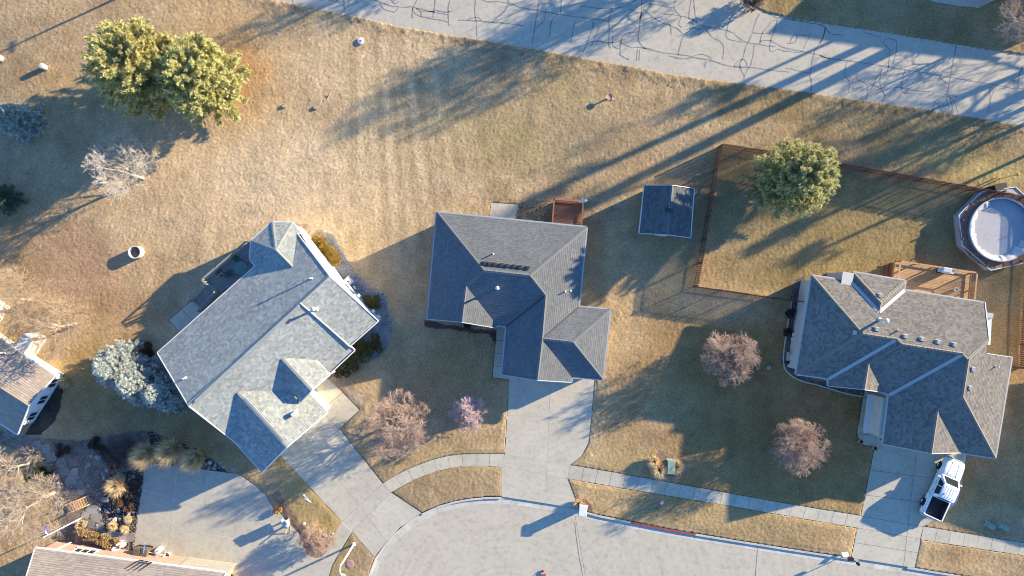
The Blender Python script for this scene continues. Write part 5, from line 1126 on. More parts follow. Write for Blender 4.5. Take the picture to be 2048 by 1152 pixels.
b = MB(); b.tube([(0,0,0),(0,0,.7)], .04, 8); b.build('pedestal', M['furn'], r); b = MB(); b.lathe([(.3,0),(.28,.04),(.05,.06)], (0,0,0), 14); b.build('base', M['furn'], r)
# grill on the cedar deck
r = thing('grill', 'covered gas grill against the cedar deck railing', 'grill', tuple(P(1880,541,zC)), None, True); r.rotation_euler = (0,0,-.15)
b = MB(); b.box((0,0,.45), (.75,.5,.8)); b.build('cart', M['black'], r); b = MB(); b.add([(-.4,-.27,.86),(.4,-.27,.86),(.4,.27,.86),(-.4,.27,.86),(-.36,-.18,1.12),(.36,-.18,1.12),(.36,.2,1.16),(-.36,.2,1.16)], [(0,3,2,1),(4,5,6,7),(0,1,5,4),(1,2,6,5),(2,3,7,6),(3,0,4,7)]); b.build('lid', M['metal'], r, bevel=.03)
for x in (-.58,.58): b = MB(); b.box((x,0,.88), (.34,.46,.04)); b.build('side_shelf', M['metal'], r)
b = MB(); b.tube([(-.3,-.3,1.0),(.3,-.3,1.0)], .02, 6); b.build('handle', M['metal'], r)
r = thing('planter', 'small pale planter standing on the cedar deck', 'planter', tuple(P(1909,579,zC)), None, True)
b = MB(); b.lathe([(.14,0),(.19,.3),(.2,.32),(.16,.32),(.15,.26)], (0,0,0), 12); b.build('pot', M['pipe'], r); b = MB(); b.lathe([(.15,.25),(.02,.27)], (0,0,0), 10); b.build('soil', M['bark'], r)
# ------------------------------------------------------------------ swimming pool
M['ice'] = concrete('frozen_water', (.62,.60,.55), 0, .45, .3); M['tarp'] = plain('silver_tarp', (.46,.46,.44), .35, .12, 3, spec=.5); M['liner'] = plain('blue_liner', (.06,.13,.24), .5, .15, 3); M['skirtgrey'] = plain('grey_pool_deck', (.36,.35,.36), .8, .12, 4)
pool = thing('swimming_pool', 'round above-ground pool with a frozen cover and octagonal wooden deck', 'pool', tuple(P(1990,460)))
pc = P(2003,459,1.25); cx, cy = pc.x, pc.y; zt = 1.25
octp = [P2(*v, .85) for v in ((1917,430),(1924,491),(1981,540.5),(2043,527),(2085,478),(2078,418),(2030,374),(1962,384))]
b = MB(); b.prism(octp, -.2, .86); b.build('deck_base', M['skirtgrey'], pool)
for a_, c_ in zip(octp, octp[1:]+octp[:1]): b = MB(); b.bar((*a_, .90), (*c_, .90), .07, .07); b.build('edge_rail', M['white'], pool)
nseg = 26
for i in range(nseg):
    t0_, t1_ = 2*math.pi*i/nseg+.012, 2*math.pi*(i+1)/nseg-.012; b = MB()
    q = [(cx+r_*math.cos(t), cy+r_*math.sin(t)) for r_, t in ((2.93,t0_),(3.62,t0_),(3.62,t1_),(2.93,t1_))]; b.prism(q, .861, .93); b.build('deck_plank', M['deckred'], pool)
    q = [(cx+r_*math.cos(t), cy+r_*math.sin(t)) for r_, t in ((3.54,t0_-.03),(3.64,t0_-.03),(3.64,t0_),(3.54,t0_))]; b = MB(); b.prism(q, .931, 1.25) if i % 2 == 0 else None
    if i % 2 == 0: b.build('stanchion', M['fence'], pool)
b = MB(); b.lathe([(2.94,.5),(2.94,zt),(2.86,zt+.02),(2.84,.2)], (cx,cy,0), 48, False, False); b.build('pool_wall', M['liner'], pool, True)
b = MB(); b.lathe([(2.97,zt),(2.97,zt+.04),(2.88,zt+.05),(2.84,zt)], (cx,cy,0), 48, False, False); b.build('pool_rim', M['ventbox'], pool)
rng_ = np.random.default_rng(5); n_ = 120; fold = [rng_.normal() for _ in range(n_)]
b = MB(); vs = []
for j, (rr, zz, am) in enumerate(((2.86,zt+.045,.0),(2.66,zt-.02,.05),(2.42,zt-.25,.10),(2.2,zt-.52,.07),(1.9,zt-.58,.02))):
    for i in range(n_):
        t = 2*math.pi*i/n_; w = am*(fold[i]+.6*math.sin(9*t+j)); r_ = rr+(.10*math.sin(3*t+1)+.07*math.sin(7*t) if j >= 3 else 0); vs.append((cx+r_*math.cos(t), cy+r_*math.sin(t), zz+w))
b.add(vs, [(j*n_+i, j*n_+(i+1) % n_, (j+1)*n_+(i+1) % n_, (j+1)*n_+i) for j in range(4) for i in range(38, 112)]); b.build('pool_cover', M['tarp'], pool, True)
b = MB(); b.lathe([(2.85,zt-.66),(.02,zt-.64)], (cx,cy,0), 40, False, True); b.build('dark_water', M['liner'], pool)
b = MB(); b.lathe([(2.08,zt-.66),(2.02,zt-.58),(1.8,zt-.54),(.02,zt-.50)], (cx-.42,cy-.22,0), 40, False, True); b.v = [(v[0]+.09*math.sin(v[1]*3.1)+.05*math.sin(v[1]*7), v[1]+.09*math.sin(v[0]*2.7)+.05*math.sin(v[0]*6.3), v[2]) for v in b.v]; b.build('ice', M['ice'], pool, True)
b = MB(); b.box((cx-.3, cy+3.9, .9), (1.1,.5,1.5), .3); b.build('pump_box', M['black'], pool)
# ------------------------------------------------------------------ pickup truck
M['carwhite'] = plain('white_car_paint', (.80,.80,.80), .22, .02, 2, spec=.6, local=True); M['tyre'] = plain('tyre_rubber', (.02,.02,.02), .85, .2, 8, local=True); M['carglass'] = plain('car_glass', (.02,.028,.03), .04, .1, 2, spec=.8, local=True); M['bed'] = plain('black_bed_liner', (.025,.027,.032), .6, .2, 6, local=True); M['red'] = plain('red_lamp', (.45,.03,.02), .2, .05, 4, local=True); M['chrome'] = plain('chrome', (.6,.6,.6), .2, .05, 4, metal=.8, local=True)
def pickup():
    r = thing('pickup_truck', 'white crew-cab pickup parked on the east driveway', 'truck', tuple(P(1876,971.5)), None, True); r.rotation_euler = (0,0,math.radians(65.8))
    def loft(st, name, m, ns=2, close=True, par=r):
        "stations (x, [(y,z)...]) mirrored to a closed shell"
        b = MB(); rings = []
        for x, prof in st: rings.append([(x, y, z) for y, z in prof]+[(x, -y, z) for y, z in prof[::-1]])
        k = len(rings[0]); vs = [v for q in rings for v in q]
        fs = [(i*k+j, i*k+(j+1) % k, (i+1)*k+(j+1) % k, (i+1)*k+j) for i in range(len(rings)-1) for j in range(k)]
        if close: fs += [tuple(range(k-1, -1, -1)), tuple(range((len(rings)-1)*k, len(rings)*k))]
        b.add(vs, fs); o = b.build(name, m, par, True)
        e = o.modifiers.new('edges', 'EDGE_SPLIT'); e.split_angle = math.radians(38); return o
    def sec(w, zt, zs, tuck=.06): return [(w-.12,.36),(w-.01,.50),(w,.75),(w-.02,zs),(w-tuck-.06,zt-.03),(w-tuck-.22,zt)]
    body = loft([(2.86,[(.70,.42),(.74,.5),(.75,.7),(.75,.85),(.70,.95),(.55,.98)]),(2.74,sec(.90,1.02,.92)),(2.3,sec(.965,1.09,.98)),(1.7,sec(.975,1.13,1.02)),(1.25,sec(.975,1.15,1.04)),(1.1,sec(.975,1.10,1.04)),(-.95,sec(.975,1.10,1.04))], 'body', M['carwhite'])
    bed_o = MB()
    for s in (-1, 1):
        bed_o.add([(-.97,s*.975,.42),(-2.88,s*.955,.46),(-2.88,s*.955,1.14),(-.97,s*.975,1.14),(-.97,s*.84,.42),(-2.88,s*.84,.46),(-2.88,s*.84,1.14),(-.97,s*.84,1.14)], [(0,1,2,3),(7,6,5,4),(3,2,6,7),(0,3,7,4),(1,5,6,2)])
    bed_o.build('bed_side', M['carwhite'], r, bevel=.02)
    b = MB(); b.box((-2.87,0,.80), (.08,1.66,.68)); b.build('tailgate', M['carwhite'], r, bevel=.02)
    b = MB(); b.box((-1.02,0,.80), (.06,1.68,.68)); b.build('bed_front', M['carwhite'], r)
    b = MB(); b.box((-1.94,0,.60), (1.78,1.68,.05)); 
    for s in (-1,1): b.box((-1.94,s*.82,.86), (1.78,.03,.52)); b.box((-1.9,s*.70,.72), (.8,.2,.22))
    for i in range(9): b.box((-1.94,-.68+.17*i,.635), (1.7,.05,.02))
    b.build('bed_liner', M['bed'], r)
    cab = loft([(1.18,[(.86,1.08),(.86,1.1),(.84,1.12),(.80,1.13)]),(.52,[(.90,1.09),(.80,1.5),(.74,1.78),(.60,1.82)]),(.2,[(.90,1.09),(.80,1.5),(.735,1.82),(.58,1.87)]),(-.55,[(.90,1.09),(.80,1.5),(.735,1.83),(.58,1.88)]),(-.86,[(.90,1.09),(.80,1.5),(.73,1.77),(.58,1.82)]),(-.98,[(.88,1.09),(.86,1.12),(.80,1.2),(.7,1.22)])], 'cab', M['carwhite'])
    b = MB(); b.face([(1.13,.72,1.205),(1.13,-.72,1.205),(.57,-.60,1.79),(.57,.60,1.79)]); b.build('windshield', M['carglass'], r)
    b = MB(); b.face([(-1.0,.68,1.22),(-.91,.60,1.72),(-.91,-.60,1.72),(-1.0,-.68,1.22)]); b.build('rear_window', M['carglass'], r)
    for s in (-1, 1):
        for x0, x1, x2, x3 in ((.78,.12,.12,.42),(.04,-.74,-.66,.04)):
            b = MB(); q = [(x0,s*.892,1.16),(x1,s*.892,1.16),(x2,s*.772,1.70),(x3,s*.772,1.70)]; b.face(q); b.build('side_window', M['carglass'], r)
        for x in (.3,-.5): b = MB(); b.box((x,s*.985,.98), (.2,.03,.04)); b.build('door_handle', M['chrome'], r)
        for x in (1.12,.08,-.8): b = MB(); b.box((x,s*.978,.78), (.014,.012,.56)); b.build('door_seam', M['black'], r)
        b = MB(); b.box((.86,s*1.10,1.16), (.12,.26,.18)); b.build('mirror', M['carwhite'], r, bevel=.03)
        b = MB(); b.box((2.70,s*.72,.84), (.26,.26,.16)); b.build('headlight', M['glass'], r, bevel=.04)
        b = MB(); b.box((-2.90,s*.88,.92), (.05,.13,.34)); b.build('taillight', M['red'], r)
        for x in (1.78,-1.92):
            b = MB(); n = 20; prof = [(.26,-.13),(.35,-.125),(.385,-.09),(.385,.09),(.35,.125),(.26,.13)]
            ring = [(rr*math.cos(2*math.pi*j/n), w, rr*math.sin(2*math.pi*j/n)) for rr, w in prof for j in range(n)]
            b.add([(x+v[0], s*.87+v[1], .385+v[2]) for v in ring], [(i*n+j, i*n+(j+1) % n, (i+1)*n+(j+1) % n, (i+1)*n+j) for i in range(len(prof)-1) for j in range(n)]); w_ = b.build('wheel', M['tyre'], r, True)
            b = MB(); b.add([(x+rr*math.cos(2*math.pi*j/n), s*(.87+dd), .385+rr*math.sin(2*math.pi*j/n)) for rr, dd in ((.265,.10),(.22,.06),(.07,.09)) for j in range(n)], [(i*n+j, i*n+(j+1) % n, (i+1)*n+(j+1) % n, (i+1)*n+j) for i in range(2) for j in range(n)]+[tuple(range(2*n,3*n))]); b.build('rim', M['chrome'], w_)
            b = MB(); t = [math.pi*(i)/10 for i in range(11)]; b.tube([(x+.45*math.cos(a), s*.955, .42+.45*math.sin(a)) for a in t], .045, 6); b.build('wheel_arch', M['carwhite'] if x > 0 else M['carwhite'], r, True)
            b = MB(); b.box((x,s*.80,.5), (.86,.34,.5)); b.build('wheel_well', M['black'], r)
    b = MB(); b.box((2.90,0,.5), (.16,1.72,.22)); b.build('front_bumper', M['chrome'], r, bevel=.04); b = MB(); b.box((-3.0,0,.52), (.18,1.86,.18)); b.build('rear_bumper', M['chrome'], r, bevel=.03)
    b = MB(); b.box((2.88,0,.80), (.06,1.1,.26)); b.build('grille', M['black'], r)
    for y in (-.5,-.25,0,.25,.5): b = MB(); b.box((-.2,y,1.884-.02*abs(y)), (1.1,.03,.02)); b.build('roof_rib', M['carwhite'], r)
    for y in (-.35,.35): b = MB(); b.bar((2.6,y*.9,1.07), (1.3,y*1.15,1.165), .05, .03); b.build('hood_crease', M['carwhite'], r)
    for y in (-.45,.15): b = MB(); b.bar((1.15,y,1.2), (1.0,y+.42,1.36), .025, .02); b.build('wiper', M['black'], r)
    b = MB(); b.box((-.45,.5,1.90), (.16,.04,.06)); b.build('antenna', M['black'], r)
    return r
pickup()
# ------------------------------------------------------------------ small things on the lawns and streets
def one(name, label, cat, p, parts, rz=0, group=None):
    "thing in local coordinates; parts = [(part name, MB, material)]"
    r = thing(name, label, cat, tuple(p), group, True); r.rotation_euler = (0,0,rz); prev = {}
    for it in parts: o = it[1].build(it[0], M[it[2]] if isinstance(it[2], str) else it[2], r)
    return r
def L_(prof, c=(0,0,0), n=16, c0=True, c1=True): return MB().lathe(prof, c, n, c0, c1)
def X_(c, d, rz=0, rx=0, ry=0): return MB().box(c, d, rz, rx, ry)
def T_(p, r_, n=8): return MB().tube(p, r_, n)
M['ash'] = plain('ash_and_dirt', (.16,.115,.09), .95, .4, 6); M['pinkpaint'] = plain('faded_red_paint', (.48,.22,.20), .6, .15, 6); M['orange'] = plain('orange_plastic', (.75,.28,.04), .5, .08, 5); M['yellow'] = plain('yellow_plastic', (.75,.52,.10), .5, .08, 5); M['flagblue'] = plain('blue_violet_cloth', (.10,.07,.32), .8, .2, 4); M['cloth'] = plain('white_cloth', (.78,.78,.82), .8, .08, 4); M['terracotta'] = plain('tan_clay', (.46,.31,.18), .8, .15, 6); M['blueplastic'] = plain('blue_plastic', (.14,.30,.62), .5, .1, 5); M['binbrown'] = plain('brown_bin_plastic', (.13,.10,.08), .6, .12, 5); M['wood'] = plain('orange_cedar', (.52,.33,.19), .75, .2, 5, rnd=.1); M['manhole'] = plain('rusty_manhole_iron', (.33,.22,.19), .8, .25, 6); M['lamp'] = plain('white_lamp_pole', (.82,.81,.80), .4, .03, 5)
one('fire_pit', 'round white-rimmed fire ring full of ash on the left lawn', 'fire pit', P(277,505), [('ring', L_([(.50,-.05),(.58,.0),(.60,.72),(.52,.72),(.50,.15)], (0,0,0), 22, False, False), 'pipe'), ('ash_bed', L_([(.51,.30),(.02,.36)], (0,0,0), 18, False, True), 'ash'), ('foot', X_((.35,-.32,.06), (.3,.2,.12), .5), 'rust')])
one('bucket', 'white round drain cap on the upper lawn near the road', 'drain cap', P(722,83), [('collar', L_([(.30,0),(.32,.16),(.26,.18),(.12,.2)], (0,0,0), 16), 'pipe'), ('hole', L_([(.10,.201),(.09,.21),(.02,.205)], (0,0,0), 10), 'ash')])
for i, (px, py, lab) in enumerate(((568,213,'tree stump ring on the upper lawn, left of two'), (631,216,'tree stump on the upper lawn, right of two'))):
    one('tree_stump', lab, 'stump', P(px, py), [('stump', L_([(.20,-.05),(.19,.16),(.15,.19),(.10,.17)], (0,0,0), 11), 'bark'), ('heartwood', L_([(.13,.181),(.02,.19)], (0,0,0), 9), 'barkpale')])
one('branch', 'short pale stick lying on the upper lawn', 'stick', P(658,193), [('stick', T_([(-.2,-.35,.05),(0,0,.10),(.16,.30,.08)], [.05,.045,.03], 6), 'barkpale'), ('twig', T_([(0,0,.1),(-.18,.1,.14)], [.025,.012], 5), 'barkpale')])
for i, (px, py, lab, s) in enumerate(((92,136,'short cream post casting a shadow near the left edge',.26), (3,118,'white barrel cut by the left edge',.3), (448,192,'white bird house showing at the pine\'s right edge',.22))):
    one('garden_post', lab, 'post', P(px, py), [('post', L_([(s,0),(s,.62),(s*.8,.68),(.02,.70)], (0,0,0), 12), 'cream'), ('collar', L_([(s*1.3,-.02),(s*1.35,.06),(s*1.05,.08)], (0,0,0), 12), 'bark')])
one('bird_bath', 'little reddish stone bird bath on the lawn below the road', 'bird bath', P(1217,197), [('bowl', L_([(.10,.45),(.26,.52),(.28,.60),(.22,.56),(.03,.54)], (0,0,0), 14), 'pinkpaint'), ('pedestal', L_([(.18,0),(.09,.1),(.07,.45)], (0,0,0), 12), 'cream'), ('stone', L_([(.16,-.03),(.15,.1),(.05,.14)], (.32,-.05,0), 8), 'brick')])
one('marker_post', 'yellow marker post with an orange cap by the fence', 'marker', P(2000,357), [('post', T_([(0,0,0),(0,0,2.1)], .05, 8), 'yellow'), ('cap', L_([(.12,2.1),(.13,2.35),(.05,2.42)], (0,0,0), 10), 'orange'), ('short_stake', T_([(-.62,-.02,0),(-.62,-.02,.7)], .05, 6), 'yellow')])
for i in range(1):
    one('satellite_dish', 'white satellite dish on the corner of the red deck', 'dish', P(1166,404,1.75), [('dish', MB().add([(math.cos(t)*.42*k, .06-.10*(1-k*k)+math.sin(t)*.12*k, math.sin(t)*.40*k+.2) for k in (.02,.5,1) for t in [2*math.pi*j/18 for j in range(18)]], [(i_*18+j, i_*18+(j+1) % 18, (i_+1)*18+(j+1) % 18, (i_+1)*18+j) for i_ in range(2) for j in range(18)]), 'white'), ('mast', T_([(0,-.05,-.75),(0,-.05,.2)], .03, 8), 'metal'), ('arm', T_([(0,0,-.1),(0,.4,.05)], .015, 6), 'metal')], .15)
M['brickdark'] = plain('red_brown_brick', (.26,.13,.10), .85, .3, 8)
def brick_box(w, d, h):
    b = MB(); n = int(h/.1)
    for k in range(n): b.box((0,0,.1*k+.05), (w-(.012 if k % 2 else 0), d-(.012 if k % 2 else 0), .092))
    b.box((0,0,h/2), (w-.03, d-.03, h)); return b
one('brick_mailbox', 'brick mailbox with a white slab top by the centre driveway', 'mailbox', P(1163,1012,0), [('pillar', brick_box(.62,.78,1.3), 'brickdark'), ('cap', MB().add([(-.38,-.52,1.3),(.38,-.52,1.3),(.38,.52,1.3),(-.38,.52,1.3),(-.34,-.46,1.42),(.34,-.46,1.42),(.34,.46,1.42),(-.34,.46,1.42)], [(0,3,2,1),(4,5,6,7),(0,1,5,4),(1,2,6,5),(2,3,7,6),(3,0,4,7)]), 'white'), ('mail_door', X_((0,-.40,1.0), (.34,.03,.3)), 'metal')], -.1)
one('fire_hydrant', 'pale red fire hydrant on the verge behind the red kerb', 'hydrant', P(1321,1002), [('barrel', L_([(.16,0),(.17,.05),(.12,.07),(.12,.55),(.15,.57),(.15,.61)], (0,0,0), 14), 'pinkpaint'), ('bonnet', L_([(.14,.61),(.12,.70),(.05,.76),(.03,.80)], (0,0,0), 14), 'pipe'), ('nozzle', T_([(-.2,0,.45),(.2,0,.45)], .055, 10), 'pipe'), ('front_nozzle', T_([(0,0,.42),(0,-.22,.42)], .07, 10), 'pinkpaint')], .4)
for i, (px, py, s, rz, lab) in enumerate(((1300,931,(.22,.42,.35),.7,'pale small utility pedestal at the left straw grass'), (1322,935,(.36,.36,.4),.4,'pale green utility pedestal between the straw grasses'), (1339,931,(.62,1.15,.8),-.05,'larger green transformer box between the straw grasses'), (1536,735,(.3,.35,.25),0,'small teal utility cover on the dark lawn'), (1978,1050,(.7,.3,.35),-.5,'light green utility box on the lawn near the right edge'), (2004,1052,(.85,.36,.45),-.4,'green utility box nearest the right edge'))):
    one('utility_box', lab, 'utility box', P(px, py), [('case', MB().add([(-s[0]/2,-s[1]/2,-.02),(s[0]/2,-s[1]/2,-.02),(s[0]/2,s[1]/2,-.02),(-s[0]/2,s[1]/2,-.02),(-s[0]/2,-s[1]/2,s[2]*.85),(s[0]/2,-s[1]/2,s[2]*.85),(s[0]/2,s[1]/2,s[2]*.85),(-s[0]/2,s[1]/2,s[2]*.85)], [(0,3,2,1),(4,5,6,7),(0,1,5,4),(1,2,6,5),(2,3,7,6),(3,0,4,7)]), 'greenbox'), ('lid', X_((0,0,s[2]*.93), (s[0]+.05, s[1]+.05, s[2]*.14)), 'greenbox'), ('pad', X_((0,0,.0), (s[0]+.16, s[1]+.16, .08)), 'curb')], rz)
for px, py, lab in ((1719,882,'tan clay planter at the corner of the east walkway'), (1747,895,'tan clay planter between the east walkway and driveway')):
    one('planter', lab, 'planter', P(px, py, .02), [('pot', L_([(.15,0),(.22,.34),(.24,.38),(.19,.38),(.17,.3)], (0,0,0), 14, True, False), 'terracotta'), ('soil', L_([(.18,.30),(.02,.31)], (0,0,0), 12, False, True), 'black')])
# street lamp at the corner of the west driveway, with its shadow along the sun
one('street_lamp', 'tall white street lamp at the bottom beside the diagonal driveway', 'street lamp', P(708,1088), [('pole', T_([(0,0,0),(0,0,4.2),(-.05,-.05,4.9)], [.10,.075,.06], 10), 'lamp'), ('arm', T_([(-.05,-.05,4.9),(-.02,-.4,5.2),(.15,-.8,5.25)], [.055,.05,.04], 8), 'lamp'), ('lamp_head', L_([(.05,.12),(.30,.05),(.34,-.05),(.28,-.10)], (.2,-.95,5.2), 16), 'gutterB'), ('base_plate', L_([(.2,0),(.2,.06),(.12,.1)], (0,0,0), 12), 'lamp')])
one('manhole_cover', 'rusty round cover in the lawn corner by the street lamp', 'manhole cover', P(700,1128,.02), [('cover', L_([(.34,-.02),(.34,.05),(.30,.06)], (0,0,0), 20), 'manhole'), ('frame', L_([(.42,-.02),(.42,.03),(.35,.035)], (0,0,0), 20), 'pinkpaint')])
# flagpole
one('flagpole', 'slanting white flagpole over the lower left garden', 'flagpole', P(163,1036), [('pole', T_([(0,0,0),(-.35,-.1,4.6)], [.06,.04], 8), 'lamp'), ('finial', L_([(.02,0),(.07,.05),(.02,.1)], (-.36,-.1,4.6), 8), 'metal')])
fl = MB(); nx_, nz_ = 10, 6; vs = [(-.30-.9*i/nx_*.55-.25*(j/nz_), -.1+.55*i/nx_+.10*math.sin(i*1.3+j*.6), 4.3-.75*j/nz_-.12*i/nx_) for j in range(nz_+1) for i in range(nx_+1)]
fl.add(vs, [(j*(nx_+1)+i, j*(nx_+1)+i+1, (j+1)*(nx_+1)+i+1, (j+1)*(nx_+1)+i) for j in range(nz_) for i in range(nx_)])
fr = thing('flag', 'limp blue-violet and white flag hanging on the slanting pole', 'flag', tuple(P(163,1036)), None, True); fl.build('cloth', M['flagblue'], fr, True); b = MB(); b.add([(v[0]+.02, v[1]+.03, v[2]+.02) for v in vs if True], [(j*(nx_+1)+i, j*(nx_+1)+i+1, (j+1)*(nx_+1)+i+1, (j+1)*(nx_+1)+i) for j in range(2) for i in range(nx_//2)]); b.build('white_stripe', M['cloth'], fr)
# wooden bridge
br = thing('garden_bridge', 'arched cedar footbridge in the rock garden', 'bridge', tuple(P(158,1008)), None, True); br.rotation_euler = (0,0,.40)
for i in range(11):
    x = -1.1+.22*i; z = .34-.22*(x/1.1)**2; b = MB(); b.box((x,0,z), (.15,.85,.04)); b.build('plank', M['wood'], br)
for s_ in (-.4,.4):
    b = MB(); b.tube([(-1.2+.24*i, s_, .30-.22*((-1.2+.24*i)/1.1)**2) for i in range(11)], .05, 6); b.build('beam', M['wood'], br)
    b = MB(); b.tube([(-1.1+.44*i, s_, .95-.2*((-1.1+.44*i)/1.1)**2) for i in range(6)], .035, 6); b.build('hand_rail', M['wood'], br)
    for i in range(5): x = -1.0+.5*i; b = MB(); b.box((x, s_, .6-.2*(x/1.1)**2), (.06,.06,.65)); b.build('railing_post', M['wood'], br)
# flagstone path through the rock garden
fp = sheet('garden_path', G((10,862),(45,868),(75,885),(110,895),(140,930),(165,960),(180,1000),(190,1040),(215,1080),(262,1085),(262,1098),(205,1092),(165,1045),(150,1000),(128,965),(110,930),(80,905),(10,880)), .012, M['joint'], .08)
FS = [(20,868,12),(38,872,11),(56,880,12),(74,890,12),(92,898,11),(104,912,14),(122,926,11),(130,942,12),(148,955,12),(138,962,9),(160,968,11),(164,982,10),(178,1004,9),(184,1018,13),(192,1034,12),(182,1048,10),(200,1052,10),(206,1068,10),(222,1068,12),(236,1072,11),(250,1076,12),(262,1074,10),(196,1078,9),(170,1030,9),(150,942,8),(112,900,8)]
for i, (px, py, s) in enumerate(FS):
    rr = random.Random(i); n = 6; c = P(px, py); q = [(c.x+math.cos(2*math.pi*k/n+rr.uniform(-.25,.25))*s*GSD*rr.uniform(.8,1.15), c.y+math.sin(2*math.pi*k/n+rr.uniform(-.25,.25))*s*GSD*rr.uniform(.75,1.1)) for k in range(n)]
    b = MB(); b.prism(q, -.05, .06+rr.uniform(0,.02)); b.build('flagstone', M['flag'], fp)
# edging stones of the east bed
EDG = resample(smooth(G((1583,600),(1574,650),(1565,715),(1567,735),(1576,748),(1600,762),(1630,769),(1652,775),(1690,787),(1724,793))), .45)
ed = thing('garden_edging', 'curved concrete edging round the east house\'s stone bed', 'edging', (EDG[0][0], EDG[0][1], 0))
for a_, c_ in zip(EDG, EDG[1:]): b = MB(); b.bar((*a_, .07), (*c_, .07), .11, .14); b.build('edging_block', M['curb'], ed)
# heating and cooling units
def ac(p, rz, label):
    one('air_conditioner', label, 'air conditioner', p, [('case', MB().prism([(-.38,-.38),(.38,-.38),(.38,.38),(-.38,.38)], .05, .75), 'ventbox'), ('fan_grille', L_([(.30,.751),(.28,.79),(.08,.80)], (0,0,0), 18), 'metal'), ('fan_hub', L_([(.09,.80),(.02,.83)], (0,0,0), 10), 'black'), ('pad', X_((0,0,.02), (.95,.95,.08)), 'curb')], rz)
ac(P(700,563), .8, 'grey air conditioner on gravel behind the white-sided house'); ac(P(1580,713), -.12, 'grey air conditioner against the east house\'s cream wall')
one('utility_box', 'white electrical cabinet beside the east house\'s air conditioner', 'utility box', P(1585,722), [('case', X_((0,0,.4), (.5,.5,.8)), 'white'), ('lid', X_((0,0,.82), (.56,.56,.05)), 'white')], -.12)
one('garden_spigot', 'small white standpipe on gravel by the white-sided house', 'standpipe', P(713,577), [('pipe', T_([(0,0,0),(0,0,.8)], .04, 8), 'white'), ('head', X_((0,.1,.82), (.14,.35,.1), .5), 'white')])
# court mailbox with its wooden frame
one('mailbox', 'dark mailbox on wooden posts with decorations beside the paved court', 'mailbox', P(578,1038), [('post', X_((0,0,.6), (.12,.12,1.2)), 'wood'), ('second_post', X_((.35,-.45,.5), (.1,.1,1.0), .4), 'wood'), ('box', MB().add([(x, .24*math.cos(t), 1.2+max(0,math.sin(t))*.24) for x in (-.45,.45) for t in [math.pi*k/8 for k in range(9)]], [(k, k+1, 9+k+1, 9+k) for k in range(8)]+[tuple(range(9)), tuple(range(17,8,-1)), (0,9,17,8)]), 'gutterB'), ('white_bow', L_([(.05,1.3),(.22,1.4),(.2,1.5),(.05,1.55)], (.1,.35,0), 10), 'cloth'), ('brace', MB().bar((.2,-.1,.05), (.75,-.9,.8), .08, .06), 'wood'), ('long_brace', MB().bar((.3,.2,.9), (.95,-.9,.05), .08, .06), 'wood'), ('panel', X_((0,-.1,.8), (.9,.05,.7), -.3), 'black')], -.75)
one('garden_ball', 'white round stepping ornament on the mulch by the court mailbox', 'ornament', P(609,1047), [('disc', L_([(.16,0),(.17,.05),(.12,.09)], (0,0,0), 16), 'white'), ('foot', L_([(.1,-.02),(.1,.01)], (0,0,0), 10), 'stone')])
# street mailbox / lantern post at the east driveway
one('lantern_post', 'dark lantern post with a small number sign at the east driveway\'s kerb', 'lantern post', P(1694,1110), [('post', T_([(0,0,0),(0,0,1.75)], .04, 8), 'black'), ('lantern', L_([(.05,1.75),(.16,1.95),(.15,2.2),(.03,2.35)], (0,0,0), 6), 'black'), ('box', X_((-.2,.05,1.1), (.5,.22,.24), .2), 'black')])
one('yard_sign', 'white and red yard sign beside the lantern post', 'sign', P(1687,1106), [('panel', X_((0,0,.35), (.6,.04,.42), 0, .9), 'white'), ('red_patch', X_((.08,-.028,.36), (.22,.02,.16), 0, .9), 'pinkpaint'), ('stake', T_([(0,.12,0),(0,.1,.3)], .015, 5), 'metal')], .1)
# things standing in front of the brick house
def bin_(px, py, label, m, rz):
    one('wheelie_bin', label, 'bin', P(px, py, .02), [('body', MB().add([(-.24,-.26,.05),(.24,-.26,.05),(.24,.26,.05),(-.24,.26,.05),(-.31,-.34,.95),(.31,-.34,.95),(.31,.34,.95),(-.31,.34,.95)], [(0,3,2,1),(4,5,6,7),(0,1,5,4),(1,2,6,5),(2,3,7,6),(3,0,4,7)]), m), ('lid', MB().add([(-.34,-.38,.95),(.34,-.38,.95),(.34,.4,.95),(-.34,.4,.95),(-.28,-.3,1.03),(.28,-.3,1.03),(.28,.36,1.06),(-.28,.36,1.06)], [(0,3,2,1),(4,5,6,7),(0,1,5,4),(1,2,6,5),(2,3,7,6),(3,0,4,7)]), m), ('handle', T_([(-.25,.42,.95),(.25,.42,.95)], .025, 6), m), ('wheel', T_([(-.3,.28,.1),(.3,.28,.1)], .1, 10), 'black')], rz)
bin_(284,1097,'brown wheelie bin with a blue strap by the brick house',M['binbrown'],-.15); bin_(299,1098,'brown wheelie bin right of the strapped one by the brick house',M['binbrown'],-.2)
one('strap', 'blue strap hanging over the first brown bin', 'strap', P(288,1097,1.09), [('band', X_((0,0,0), (.12,.9,.02), -.15), 'blueplastic'), ('hook', X_((0,.46,-.1), (.12,.03,.25), -.15), 'blueplastic')])
one('barrel', 'white round lidded barrel on the court by the brick house', 'barrel', P(322,1097,.02), [('drum', L_([(.25,0),(.27,.1),(.27,.65),(.24,.72),(.02,.74)], (0,0,0), 18), 'white'), ('bung', L_([(.05,.74),(.04,.77)], (.06,.05,0), 8), 'ventdark')])
